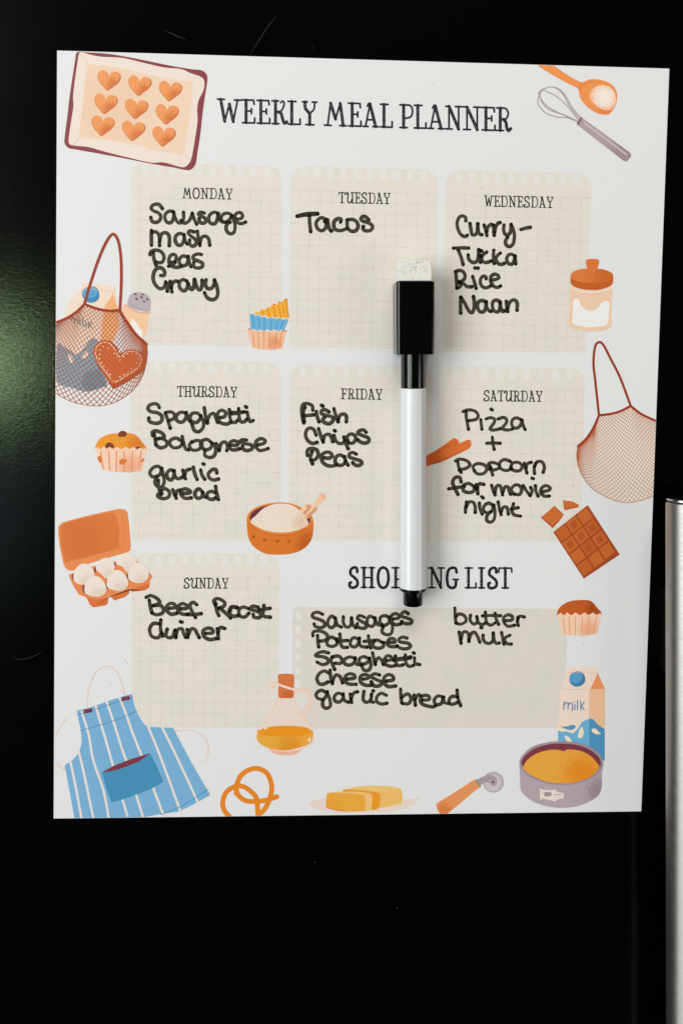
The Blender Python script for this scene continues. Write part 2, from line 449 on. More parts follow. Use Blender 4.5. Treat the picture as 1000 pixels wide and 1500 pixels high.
st = [(p[:1], random.uniform(.35, .65)) for p in parse(specks)]
o = stroke_sheet('ink_speck', board, st, print_mat('2a2c2e'), 3, .25); o['kind'] = 'stuff'

# ---------------------------------------------------------------- printed lettering (slab-serif capitals)
GL = {
'W': (1.15, "H .10,1 .29,.03;L .29,.03 .5,.80;H .5,.80 .68,.03;L .68,.03 .88,1;L -.04,1 .27,1;L .73,.98 1.04,.98"),
'E': (.8, "H .3,0 .3,1;L .0,1 .92,1;L .92,1 .95,.82;L .02,0 1,0;L 1,0 1,.22;L .3,.52 .72,.52;L .74,.63 .74,.41"),
'K': (.9, "H .25,0 .25,1;L .03,1 .45,1;L .03,0 .47,0;CL .6,.93 .72,1.0 .82,.93 .78,.75 .6,.56 .25,.5;CH .42,.52 .62,.45 .72,.22 .84,.03 1,.1"),
'L': (.8, "H .3,0 .3,1;L 0,1 .65,1;L 0,0 1,0;L 1,0 1,.24"),
'Y': (.9, "CH .17,1 .2,.72 .48,.5;CL .84,1 .8,.7 .52,.5;H .5,.52 .5,0;L 0,1 .34,1;L .68,1 1,1;L .24,0 .78,0"),
'M': (1.25, "L .15,0 .28,.98;H .28,.98 .51,.28;L .51,.28 .72,.98;H .72,.98 .86,0;L 0,0 .31,0;L .70,0 1,0"),
'A': (.95, "L .45,1 .16,0;H .45,1 .82,0;L .25,.3 .72,.3;L 0,0 .33,0;L .64,0 1,0;CL .28,.9 .4,1.03 .5,1"),
'P': (.85, "H .28,0 .28,1;L 0,0 .56,0;L 0,1 .5,1;CL .4,1 .8,.98 .97,.76 .85,.5 .5,.42 .28,.43"),
'N': (1.05, "L .2,0 .2,1;H .2,1 .8,.0;L .8,.0 .8,1;L 0,0 .4,0;L 0,1 .22,1;L .6,1 1,1"),
'R': (.95, "H .25,0 .25,1;L 0,1 .45,1;CL .35,1 .65,.98 .82,.78 .7,.55 .45,.5 .25,.5;CH .48,.5 .66,.36 .72,.12 .85,.0 1,.1;L 0,0 .48,0"),
'S': (.85, "CH .86,.78 .80,.97 .5,1.01 .18,.88 .18,.66 .5,.52 .85,.34 .85,.1 .5,-.01 .12,.02 .06,.2 .2,.25"),
'H': (1.05, "H .2,0 .2,1;H .8,0 .8,1;L .2,.5 .8,.5;L 0,1 .4,1;L 0,0 .4,0;L .6,1 1,1;L .6,0 1,0"),
'O': (1.0, "CH .5,1.02 .2,.9 .07,.5 .2,.1 .5,-.02 .8,.1 .93,.5 .8,.9 .5,1.02"),
'I': (.5, "H .5,0 .5,1;L .05,1 .95,1;L .05,0 .95,0"),
'G': (.95, "CH .9,.78 .82,.97 .52,1.01 .2,.88 .08,.5 .18,.1 .52,-.01 .8,.08 .86,.4;L .6,.42 1.05,.42"),
'T': (.9, "H .5,0 .5,1;L .02,1 .98,1;L .02,1 .0,.80;L .98,1 1,.80;L .26,0 .74,0"),
'D': (1.0, "H .24,0 .24,1;L 0,1 .4,1;L 0,0 .4,0;CL .35,1 .75,.96 .95,.5 .75,.04 .35,0"),
'U': (1.1, "CH .0,.84 .1,1.0 .26,.9 .22,.6 .2,.2 .4,.0 .62,.1 .8,.4;H .82,1 .82,0;L .62,1 1,1;L .82,0 1.02,0"),
'F': (.8, "H .3,0 .3,1;L .0,1 .92,1;L .92,1 .95,.80;L .02,0 .6,0;L .3,.5 .72,.5;L .74,.61 .74,.39"),
}
def letters(name, label, items, rh, rl, col, step, dots=False):
    """items: (char, x0, x1, top at x0, base at x0, slope)"""
    st = []; holes = []; rr = random.Random(label)
    for ch, x0, x1, yt, yb, sl in items:
        for s in GL[ch][1].split(';'):
            c, q = s.split(' ', 1); a = parse(q)[0]
            if c[0] == 'C': a = catmull(a, False, 5)
            p = np.stack([x0 + a[:, 0] * (x1 - x0), yb + (yt - yb) * a[:, 1]], 1); p[:, 1] += (p[:, 0] - x0) * sl
            st.append((p, rh if c[-1] == 'H' else rl))
            if dots and c[-1] == 'H':
                L = np.hypot(*(p[-1] - p[0])); k = int(L / 3.2)
                for i in range(1, k):
                    if rr.random() < .7:
                        t = i / k * (len(p) - 1); j = int(t); q_ = p[j] + (p[min(j + 1, len(p) - 1)] - p[j]) * (t - j)
                        holes.append((q_[0] + rr.uniform(-.8, .8), q_[1], rr.uniform(.25, .5)))
    o = stroke_sheet(name, board, st, col, 4, step, holes=holes)
    o['label'] = label
    return o
def word(text, x0, x1, yt0, yb0, yt1):
    sl = (yt1 - yt0) / (x1 - x0); tot = sum(GL[c][0] for c in text) + .16 * (len(text) - 1); k = (x1 - x0) / tot; x = x0; out = []
    for c in text:
        wd = GL[c][0] * k; out.append((c, x, x + wd, yt0 + (x - x0) * sl, yb0 + (x - x0) * sl, sl)); x += wd + .16 * k
    return out
m_title = print_mat('24232b')
T = [('W', 320, 352), ('E', 355, 373), ('E', 376.5, 395), ('K', 398, 420), ('L', 422, 439.5), ('Y', 443, 464), ('M', 475, 507), ('E', 510, 528.5),
     ('A', 531.5, 554), ('L', 557, 574), ('P', 585.5, 604.5), ('L', 606.5, 623.5), ('A', 626.5, 650), ('N', 652.5, 676), ('N', 678.5, 703.5), ('E', 705.5, 724.5), ('R', 727, 747.5)]
letters('title_lettering', 'title reading WEEKLY MEAL PLANNER', [(c, a, b_, 145.2 + (a - 320) * .0315, 178.6 + (a - 320) * .0305, .03) for c, a, b_ in T], 2.3, 1.45, m_title, .4, True)
T = [('S', 511, 525), ('H', 529, 548), ('O', 552, 570), ('P', 574, 593), ('P', 595.5, 613.5), ('I', 615, 624.5), ('N', 627.5, 650), ('G', 653, 670),
     ('L', 681, 696.5), ('I', 700, 709.5), ('S', 714, 728.5), ('T', 730, 749)]
letters('title_lettering', 'heading reading SHOPPING LIST', [(c, a, b_, 831.5 + (a - 510) * .003, 860.3 + (a - 510) * .004, .003) for c, a, b_ in T], 2.15, 1.35, m_title, .4, True)
for t, x0, x1, yt0, yb0, yt1 in (("MONDAY", 267.5, 340.5, 275.3, 290, 277), ("TUESDAY", 496.3, 571, 282, 297, 283.3), ("WEDNESDAY", 709.5, 809.5, 286.8, 302, 288.8),
        ("THURSDAY", 260, 347, 566, 580.5, 567.2), ("FRIDAY", 499.5, 559.5, 569.5, 584, 570.5), ("SATURDAY", 708, 793.5, 572.3, 587, 573.3), ("SUNDAY", 269.5, 334.5, 847, 861.2, 847.4)):
    letters('day_lettering', 'day name reading ' + t, word(t, x0, x1, yt0, yb0, yt1), .98, .72, m_title, .28)

# ---------------------------------------------------------------- printed food drawings
def art(label, name, *layers, base=6):
    """First layer is the drawing's silhouette (a part of the planner), the others are its sub-parts."""
    root = None; lift = base
    for L in layers:
        kind, nm, pts, col, kw = L[0], L[1], L[2], L[3], (L[4] if len(L) > 4 else {})
        kw = dict(kw); par = board if root is None else root
        if kind == 'P': o = poly_print(nm, par, pts, col, lift, **kw)
        else:
            rad = kw.pop('rad'); o = line_print(nm, par, pts, col, rad, lift, **kw)
        if root is None: root = o; o['label'] = label
        lift += 1
    return root
def heart(cx, cy, s, rot=0, fl=1):
    base = [(0, -.35), (.18, -.75), (.55, -.95), (.9, -.75), (1.0, -.35), (.8, .15), (.4, .6), (.02, .98), (-.4, .65), (-.82, .15), (-1, -.35), (-.88, -.75), (-.55, -.95), (-.18, -.75)]
    c, n = math.cos(rot), math.sin(rot); base = [(x, y * fl) for x, y in base]
    return ' '.join('%.2f,%.2f' % (cx + s * (x * c - y * n), cy + s * (x * n + y * c)) for x, y in base)

F1 = dict(fr=(80, 60, 4))
tray = art('red edged baking tray with nine heart biscuits on pale paper', 'baking_tray_print',
  ('P', 'baking_tray_print', "135,66 200,68 280,72 380,85 520,112 680,145 800,165 860,172 890,195 895,235 882,320 868,420 855,540 838,650 828,715 805,750 770,757 700,742 560,718 420,690 260,660 120,635 85,628 60,600 62,550 75,450 90,320 108,200 122,110", '8a3c44', F1),
  ('P', 'paper_liner', "150,68 200,78 270,92 400,100 520,128 640,155 740,165 800,190 860,212 878,240 872,290 845,345 836,400 838,470 825,560 812,640 798,700 770,735 735,738 640,712 560,712 420,680 300,650 200,622 110,612 85,595 88,540 102,450 112,380 110,320 122,220 135,130", 'f0dfd3', F1),
  ('P', 'biscuit_paper', "205,138 330,150 480,180 620,212 760,232 800,238 812,262 804,340 790,450 775,560 762,650 735,664 620,645 480,612 320,580 180,570 148,555 150,490 165,380 178,270 188,165", 'f1d3b9', dict(F1, sp=('e9bd9e', 160, 155, 60, .4))),
  *[('L', 'fold_line', q, 'e2c3b0', dict(F1, rad=.3)) for q in ("150,75 175,105 200,138", "812,238 830,205", "762,660 800,695", "735,664 740,720", "150,560 110,612")])
for cx, cy in ((317, 230), (497, 261), (676, 293), (298, 367), (478, 397), (657, 429), (281, 496), (460, 526), (638, 558)):
    u, v = cx / 4 + 80, cy / 4 + 60
    poly_print('heart_biscuit', tray, heart(u + .3, v + .8, 17.3, math.radians(7), .86), 'd9773c', 13)
    poly_print('heart_biscuit_top', tray, heart(u - .5, v - .5, 16.2, math.radians(7), .86), 'ef9b5c', 14, sp=('d06a2c', u + 8, v + 9, 12, .8))

F2 = dict(fr=(750, 80, 4))
art('orange wooden spoon heaped with flour', 'wooden_spoon_print',
  ('P', 'wooden_spoon_print', "145,58 235,62 300,105 400,160 450,145 520,148 580,175 612,225 605,290 575,340 545,352 490,340 430,300 395,250 382,200 330,172 240,122", 'f2954f', dict(F2, sp=('e8702a', 885, 165, 14, .5))),
  ('P', 'flour', "470,200 520,178 575,195 602,235 600,290 570,325 520,318 480,290 450,245", 'f6b384', dict(F2, sp=('f7ece0', 884, 142, 20, 1))),
  ('L', 'spoon_line', "408,232 402,200 425,172 470,158 520,165;398,165 390,200", 'd9742f', dict(F2, rad=.4)))
art('grey wire whisk', 'whisk_print',
  ('L', 'whisk_print', "395,380 340,310 290,225 235,190 175,208 150,260 155,300 200,345 260,365 320,370 380,392;400,370 350,310 310,240 270,200 220,190 170,205;385,385 320,300 250,240 180,208;155,240 200,300 280,345 370,385;152,230 165,210 158,250;160,262 210,320 300,352 375,388", 'a9979d', dict(F2, rad=.7, step=.3)),
  ('P', 'whisk_handle', "405,368 690,575 695,595 670,627 650,622 375,408 378,392", 'b3a0a4', dict(F2, smooth=False, sp=('8f7a80', 918, 225, 30, .6))),
  ('L', 'whisk_collar', "402,372 384,405", '8c6668', dict(F2, rad=1.6)),
  ('L', 'handle_shine', "420,400 560,505 665,585", 'c9b9ba', dict(F2, rad=1.4)))

# string bags: a net of crossing strands inside the bag's outline
def net(name, parent, rim, low, n, k, rad, color, lift, step):
    rim = catmull(parse(rim)[0], False, 8); low = catmull(parse(low)[0], False, 8)
    def arc(p):
        s = np.concatenate([[0], np.cumsum(np.hypot(*np.diff(p, axis=0).T))]); s /= s[-1]
        return lambda t: np.stack([np.interp(t, s, p[:, 0]), np.interp(t, s, p[:, 1])], -1)
    T_, B_ = arc(rim), arc(low); st = []
    tt = np.linspace(0, 1, 26)
    for sg in (1, -1):
        for i in range(-n, 2 * n):
            s = (i + .5) / n + sg * k * (tt ** .9)
            ok = (s >= 0) & (s <= 1)
            if ok.sum() < 3: continue
            s_, t_ = s[ok], tt[ok]
            P_ = T_(s_) * (1 - t_)[:, None] + B_(s_) * t_[:, None]
            if P_[:, 0].max() < 78 or P_[:, 0].min() > 965: continue
            st.append((P_, rad))
    st.append((low, rad * 1.1))
    return stroke_sheet(name, parent, st, print_mat(color), lift, step)
B1 = dict(fr=(70, 330, 5.5556)); B2 = dict(fr=(70, 460, 5.5556))
m1 = art('brown string bag holding a milk carton and a big heart biscuit', 'string_bag_print',
  ('P', 'milk_carton_print', "290,460 545,500 550,545 575,690 580,840 500,1000 420,1300 470,1330 320,1362 -20,1260 60,1000 170,640 180,610 270,520", 'f3dcc9', dict(B1, smooth=False)),
  ('P', 'carton_side', "535,555 575,690 582,830 500,1010 430,940 460,670", 'f6b078', dict(B1, smooth=False)),
  ('P', 'carton_wave', "80,255 130,262 190,300 240,330 300,270 350,205 400,205 430,260 450,400 480,560 465,590 320,632 200,600 80,545", '7f9fb0', B2),
  ('P', 'carton_shade', "300,480 420,440 480,560 470,590 320,632 270,560", '66879b', dict(B2, smooth=False)),
  ('P', 'carton_drop', "170,320 200,345 212,380 195,398 175,380;275,350 320,300 330,330 305,358;160,240 190,232 240,245 260,235 240,275 215,280", 'f0d9c0', B2),
  ('L', 'milk_lettering', "195,60 192,30;195,45 215,30 222,75;222,50 240,38 250,80;262,50 268,90;285,30 290,95;310,55 312,105;330,58 338,112;336,90 362,66;338,88 372,116", '6f8f94', dict(B2, rad=.9)),
  ('P', 'carton_cap', "282,555 300,515 345,498 395,505 420,550 415,600 375,628 325,625 290,590", '3f88b8', B1),
  ('P', 'cap_top', "283,545 305,512 345,500 390,508 405,545 385,580 340,592 300,580", '5ba5d2', B1),
  ('L', 'cap_ring', "312,545 330,522 360,520 382,540 370,562 340,570 318,560 312,545", '4a92c2', dict(B1, rad=.35)),
  ('L', 'carton_line', "275,520 400,522 545,548;175,625 230,640 300,645;545,500 545,548", 'e8bfa3', dict(B1, rad=.35)))
art('grey topped salt shaker beside the string bag', 'salt_shaker_print',
  ('P', 'salt_shaker_print', "635,640 740,700 828,705 822,760 812,830 800,880 780,930 765,990 720,960 660,850 600,720", 'f5c7a2', B1),
  ('P', 'salt', "690,760 745,830 770,870 768,950 720,930 670,850", 'f3ece6', B1),
  ('P', 'shaker_top', "655,610 680,560 735,545 800,558 835,600 838,650 825,700 780,700 700,680 655,650", 'b7aeb6', B1),
  ('P', 'shaker_hole', "700,555 715,552 728,562 715,570;762,558 775,556 785,566 772,570;750,580 765,578 778,588 765,596;712,595 726,592 738,602 725,610;798,598 812,594 824,604 810,612;772,615 785,612 798,622 785,628", '7d3a4a', B1),
  ('L', 'shaker_ring', "662,640 720,668 780,685 832,690;635,648 700,690 760,712 828,712", '9b8d98', dict(B1, rad=.4)), base=6.5)
art('large dark orange heart biscuit with white icing stitches', 'heart_biscuit_print',
  ('P', 'heart_biscuit_print', "372,310 390,250 440,217 510,220 560,265 590,320 640,292 720,292 775,320 798,370 790,440 740,490 660,545 545,605 520,590 470,510 410,420", 'b5470f', B2),
  ('P', 'biscuit_face', "376,310 395,255 445,222 505,228 555,280 590,335 640,300 715,298 760,330 775,385 740,450 660,505 540,568 480,500 415,410", 'd0601c', B2),
  ('L', 'icing_line', "390,320 402,265 450,232 505,240 550,290 588,350 640,310 710,305 752,335 762,385 730,440 650,495 545,552 485,485 420,400 390,320", 'f3d9c4', dict(B2, rad=.55)),
  ('L', 'icing_dots', "430,295 430,296;455,265 455,266;493,275 493,276;425,328 425,329;422,362 422,363;440,395 440,396;458,425 458,426;484,458 484,459;510,490 510,491;545,322 545,323;565,350 565,351;590,375 590,376;620,345 620,346;648,322 648,323;690,318 690,319;722,330 722,331;735,362 735,363;725,398 725,399;685,448 685,449;655,470 655,471;622,492 622,493;590,508 590,509", 'f3d9c4', dict(B2, rad=1.1, smooth=False)), base=17)
o = net('string_bag_net', board, "60,488 84,474 112,458 124,446 134,450 150,454 174,455 184,468 197,486 215,504", "60,488 56,520 62,548 78,572 100,586 125,593 150,594 175,586 198,568 211,545 216,520 215,504", 33, .55, .36, 'b25229', 23, .33)
o['label'] = 'net of the brown string bag'
o = line_print('string_bag_handle', board, "80,788 160,755 230,710 300,645;300,640 360,665 440,688 520,697 585,690;585,690 620,750 665,815 720,890 805,968;300,640 350,470 410,290 470,150 515,82 545,76 575,130 592,220 600,350 598,520 588,690", '9c3414', 2.0, 25, fr=(70, 330, 5.5556))
o['label'] = 'handle and rim of the brown string bag'

C1 = dict(fr=(770, 490, 4.348))
art('empty brown string bag at the right edge', 'string_bag_print',
  ('P', 'string_bag_print', "330,712 385,660 430,590 463,515 540,505 600,488 665,455 730,505 830,555 830,1010 790,1030 720,1060 640,1072 560,1058 480,1015 400,940 345,850 325,760", 'efe6da', dict(C1, smooth=False)))
o = net('string_bag_net', board, "845,654 858,642 869,626 876,608 894,606 908,602 923,594.5 938,606 958,616 990,625 1015,640", "845,654 844,672 851,695 866,715 880,724 899,733 917,736.5 936,733.5 955,727 985,712 1010,690 1020,665 1015,640", 43, .5, .31, 'b8643c', 9, .33)
o['label'] = 'net of the empty string bag'
o = line_print('string_bag_handle', board, "330,712 385,660 430,590 463,515;463,515 540,505 600,488 665,455;665,455 730,505 830,553;463,515 440,300 428,180 438,80 460,50 490,65 540,160 600,280 665,455", '9c3414', 1.75, 11, fr=C1['fr'])
o['label'] = 'handle and rim of the empty string bag'

D = dict(fr=(200, 380, 4)); DF = dict(D, smooth=False)
art('stack of yellow, blue and peach paper baking cases', 'baking_cases_print',
  ('P', 'baking_cases_print', "652,415 665,405 690,418 720,420 750,415 785,425 820,418 850,422 880,418 868,465 852,522 780,531 720,526 680,518 662,465", 'f3c19c', dict(DF, sp=('e88a58', 402, 502, 12, .7))),
  ('P', 'blue_case', "662,318 680,318 695,332 712,325 730,338 750,335 770,348 790,338 815,350 835,342 855,352 875,348 890,355 878,385 862,420 845,410 830,422 805,408 790,420 765,408 750,420 722,410 708,418 688,408 670,412 665,370", '6fb2dc', DF),
  ('P', 'yellow_case', "688,318 702,305 718,310 735,292 752,295 768,278 782,282 800,262 818,266 832,250 850,250 865,232 884,232 888,280 895,340 885,348 862,340 848,350 830,335 812,345 795,330 775,345 755,325 735,332 715,318 700,325", 'f6b030', DF),
  ('L', 'case_pleats', "682,430 690,512;712,430 716,518;745,425 745,522;780,430 780,525;820,430 812,520;850,430 838,515", 'e08a5c', dict(D, rad=.6)),
  ('L', 'blue_pleats', "680,330 688,400;715,345 722,402;748,350 750,405;790,355 785,410;825,360 815,410;858,362 842,410", '4b92c4', dict(D, rad=.7)),
  ('L', 'yellow_pleats', "735,300 742,322;768,290 778,330;800,278 815,338;830,268 845,335;855,258 868,335;875,242 888,338", 'e08c1c', dict(D, rad=.8)),
  ('L', 'case_rims', "655,412 665,404;850,420 880,418;868,234 884,234;800,262 812,264;832,250 840,252", 'c8452c', dict(D, rad=.6)))
E1 = dict(fr=(820, 370, 11.111))
art('glass sugar jar with an orange knobbed lid', 'sugar_jar_print',
  ('P', 'sugar_jar_print', "165,545 300,600 500,615 700,600 840,555 850,600 838,800 828,1000 832,1160 810,1215 720,1260 600,1280 450,1282 300,1262 200,1230 145,1180 135,1060 150,900 158,750", 'f0cdb0', dict(E1)),
  ('P', 'sugar', "205,800 245,750 300,760 330,850 400,920 460,950 540,945 620,890 680,810 760,790 800,830 790,950 780,1120 740,1180 640,1205 500,1215 380,1210 280,1190 210,1150 195,1080 205,950", 'f0efed', dict(E1)),
  ('P', 'jar_neck', "165,560 300,620 500,640 700,620 840,560 845,590 800,625 680,660 500,672 330,655 210,620 165,590", 'f7ddc9', dict(E1)),
  ('L', 'jar_line', "165,592 260,638 400,668 520,675 660,660 790,625 845,590", 'd9a58a', dict(E1, rad=.3)),
  ('P', 'jar_lid', "165,410 170,360 220,305 330,270 480,255 640,262 760,290 840,335 860,385 858,470 830,530 740,575 620,605 480,608 330,590 220,550 168,495", 'c75f17', E1),
  ('P', 'lid_top', "170,400 172,355 225,303 335,268 480,258 640,265 755,292 835,335 858,385 840,430 740,475 620,495 480,492 330,475 220,445", 'dd7c38', dict(E1, sp=('c9641e', 890, 407, 28, .9))),
  ('P', 'lid_knob', "415,150 430,115 480,102 560,102 620,115 633,155 620,210 598,260 578,335 530,350 480,340 455,320 435,255 420,200", 'de7a35', dict(E1)),
  ('L', 'knob_line', "430,150 480,175 560,178 615,155;450,310 480,340 530,350 575,330 598,268", 'c05c1c', dict(E1, rad=.3)))
G = dict(fr=(70, 600, 5)); GF = dict(G, smooth=False)
art('golden muffin with raisins in a pleated peach case', 'muffin_print',
  ('P', 'muffin_print', "352,285 350,270 380,215 450,180 520,172 600,172 650,190 690,235 725,285 700,300 540,305 380,300", 'ef9722', dict(G, sp=('d9750c', 200, 650, 16, .8))),
  ('P', 'raisin', "518,195 525,165 550,155 575,165 580,188 555,200;425,275 430,250 455,240 480,255 487,275 455,288;642,285 655,272 680,272 682,283 660,290", '7c3417', G),
  ('P', 'muffin_case', "352,288 370,272 388,292 410,270 430,290 455,272 480,292 510,272 540,292 572,272 600,290 628,272 655,292 680,278 700,290 722,280 715,340 700,400 688,445 600,460 520,458 450,452 398,435 375,370", 'f6cfb6', dict(GF, sp=('ee9a66', 192, 683, 20, .7))),
  ('L', 'case_pleats', "388,310 408,435;448,305 455,440;505,305 503,450;560,305 560,450;622,305 615,450;685,305 670,430", 'e79a73', dict(G, rad=1.1)),
  ('P', 'case_spot', "365,350 385,338 398,360 392,390 372,375;522,385 540,362 580,368 560,400 535,402;682,375 700,355 708,365 692,388", 'dd7630', G))
eggl = 13; eggbox = art('open orange egg box with six eggs', 'egg_box_print',
  ('P', 'egg_box_print', "78,870 95,840 130,820 300,775 480,735 545,728 580,745 592,800 602,900 608,1010 590,1040 480,1075 300,1130 200,1175 165,1178 128,1155 105,1080 85,970", 'e88a4c', G),
  ('P', 'lid_inside', "92,880 110,845 160,822 300,785 460,755 495,775 515,830 525,900 522,980 512,1018 400,1050 280,1080 180,1100 130,1108 110,1030 96,940", 'dc7633', dict(G, sp=('cf6622', 120, 790, 40, .5))),
  ('L', 'lid_line', "545,770 560,850 565,960 520,1020;520,1020 590,1045;128,1115 300,1080", 'd5713a', dict(G, rad=.3)),
  ('P', 'egg_tray', "155,1210 250,1170 400,1130 500,1110 640,1092 690,1150 740,1185 768,1225 750,1250 742,1305 715,1322 620,1335 602,1310 598,1345 570,1370 490,1398 465,1372 445,1365 440,1420 420,1435 335,1448 310,1430 285,1375 230,1355 200,1310 170,1250", 'e8854a', GF),
  ('P', 'tray_front', "255,1360 350,1395 450,1375 600,1325 750,1270 742,1305 715,1322 620,1335 602,1315 598,1345 570,1370 490,1398 465,1372 447,1372 440,1420 420,1435 335,1448 310,1430 290,1380", 'da6f32', GF),
  ('P', 'egg_shadow', "185,1245 180,1215 195,1195 200,1250;338,1185 345,1160 360,1160 352,1190;488,1135 498,1112 512,1120 500,1140;258,1330 258,1290 280,1290 275,1340;425,1300 430,1260 448,1260 440,1310;578,1230 580,1205 592,1210 590,1240", '7d3a44', G))
for pts in ("240,1280 200,1260 190,1215 210,1160 255,1128 300,1135 335,1175 342,1230 310,1275",
            "425,1235 395,1205 355,1168 375,1110 425,1085 470,1100 490,1145 480,1195 455,1230",
            "590,1195 545,1150 500,1125 525,1070 580,1048 625,1062 650,1110 650,1170",
            "650,1270 600,1245 590,1210 605,1160 645,1122 700,1130 735,1175 738,1225 705,1262",
            "345,1370 285,1350 270,1310 290,1250 335,1218 385,1230 420,1275 430,1325 400,1362",
            "510,1328 445,1305 433,1270 455,1210 500,1175 545,1185 580,1230 590,1280 560,1318"):
    q = parse(pts)[0] / 5 + [70, 600]; c = q.mean(0); eggl += 1
    poly_print('egg', eggbox, pts, 'f0e1d6', eggl, sp=('dcc2ae', float(c[0]) + 6, float(c[1]) + 12, 14, .55), **G)
Hh = dict(fr=(340, 700, 5.5556))
art('orange bowl of flour with a wooden scoop', 'flour_bowl_print',
  ('P', 'flour_bowl_print', "120,330 150,270 230,225 340,203 450,203 550,235 630,290 658,340 660,430 640,510 590,570 510,610 400,625 280,618 200,580 145,520 125,440", 'dd7626', dict(Hh, sp=('bf5a10', 452, 797, 22, .95))),
  ('P', 'bowl_rim', "122,335 150,270 230,225 340,203 450,203 550,235 630,290 655,345 600,410 520,450 400,468 280,452 180,405", 'e58233', Hh),
  ('P', 'bowl_inside', "148,345 155,290 220,245 320,218 430,212 530,245 610,300 635,345 615,380 540,420 420,445 300,430 200,385", '6d2c3c', Hh),
  ('P', 'scoop', "545,265 600,215 635,210 650,225 700,160 740,125 762,150 755,180 690,225 692,255 625,320 600,340 570,300", 'f2c7a0', dict(Hh, smooth=False)),
  ('P', 'scoop_hollow', "570,285 610,250 600,215 640,225 642,245 590,300;600,315 680,235 695,255 612,335", 'dd9a72', dict(Hh, smooth=False)),
  ('L', 'scoop_line', "705,130 735,150 745,178;718,122 748,140 758,168", 'd08a5e', dict(Hh, rad=.3)),
  ('P', 'flour', "152,360 200,300 260,245 340,215 420,210 490,225 550,265 600,330 620,375 560,415 450,442 350,442 250,420", 'efdccc', dict(Hh, sp=('e0b998', 440, 765, 14, .6))),
  ('L', 'bowl_line', "145,375 200,420 280,452 400,468 520,450 600,408", 'c05a12', dict(Hh, rad=.35)),
  ('P', 'painted_heart', ';'.join(heart(u, v, 15) for u, v in ((174, 480), (263, 508), (369, 516), (464, 516))), 'b4540f', Hh))
art('three rolled orange cinnamon sticks', 'cinnamon_sticks_print',
  ('P', 'cinnamon_sticks_print', "600,1085 760,980 870,905 935,855 965,848 1000,868 1015,905 1010,915 1110,872 1150,870 1165,905 1160,950 1120,985 950,1070 800,1140 690,1172 620,1195 600,1192", 'e2712a', dict(fr=(550, 540, 8.333), sp=('c9551c', 632, 676, 20, .7))),
  ('L', 'stick_line', "620,1160 800,1110 1000,1025 1120,985;640,1080 780,1010 900,930;985,880 965,895 955,925 975,935 985,915 972,905;1130,890 1112,905 1110,935 1130,950 1142,930 1130,915;690,1170 800,1130 900,1080;770,1020 790,1005;660,1130 670,1120", '9a4526', dict(fr=(550, 540, 8.333), rad=.3)))
J = dict(fr=(740, 700, 3.846)); JF = dict(J, smooth=False)
choc = art('block of orange brown chocolate with broken off pieces', 'chocolate_print',
  ('P', 'chocolate_print', "462,153 642,432 440,568 268,305", 'a9471a', JF),
  ('P', 'broken_piece', "275,157 327,207 300,245 265,283 198,224", 'b04d18', JF),
  ('P', 'broken_piece', "322,126 375,132 412,152 410,165 330,183", 'c25f20', JF),
  ('P', 'piece_top', "275,160 322,206 295,240 265,270 205,222;325,128 375,134 408,154 335,172", 'cf6c2b', JF))
A_, B_, C_ = np.array([270, 302.]), np.array([455, 160.]), np.array([435, 560.])
ea, eb = (B_ - A_) / 3, (np.array([436, 560.]) - A_) / 4
for i in range(3):
    for j in range(4):
        p = A_ + ea * i + eb * j; k0, k1 = .07, .95
        q = [p + ea * k0 + eb * k0, p + ea * k1 + eb * k0, p + ea * k1 + eb * k1, p + ea * k0 + eb * k1]
        poly_print('chocolate_square', choc, ' '.join('%.1f,%.1f' % tuple(v) for v in q), 'c96826' if (i + j) % 3 else 'c4601f', 11, smooth=False, **J)
        if (i, j) in ((1, 0), (0, 1), (1, 1), (2, 1), (1, 2), (2, 2)):
            k0, k1 = .25, .76
            q = [p + ea * k0 + eb * k0, p + ea * k1 + eb * k0, p + ea * k1 + eb * k1, p + ea * k0 + eb * k1]
            poly_print('square_emboss', choc, ' '.join('%.1f,%.1f' % tuple(v) for v in q), 'b4541c', 12, smooth=False, **J)
K_ = dict(fr=(640, 870, 4)); KF = dict(K_, smooth=False)
art('brown topped muffin in a pleated peach case', 'muffin_print',
  ('P', 'muffin_print', "702,110 720,75 770,45 840,35 900,42 935,80 962,112 950,128 830,130 715,128", 'c55a16', dict(K_, sp=('a34208', 870, 892, 14, .8))),
  ('P', 'muffin_case', "705,122 722,110 740,126 760,108 785,126 808,108 835,125 862,108 885,125 910,108 930,122 962,112 950,180 935,232 850,246 780,242 730,232 718,180", 'f7d0b4', dict(KF, sp=('efa271', 862, 922, 16, .7))),
  ('L', 'case_pleats', "735,140 748,230;770,135 775,235;808,135 806,240;848,135 845,240;888,135 882,238;930,135 915,230", 'e9a57c', dict(K_, rad=.8)))
M_ = dict(fr=(740, 960, 4.762)); MF = dict(M_, smooth=False)
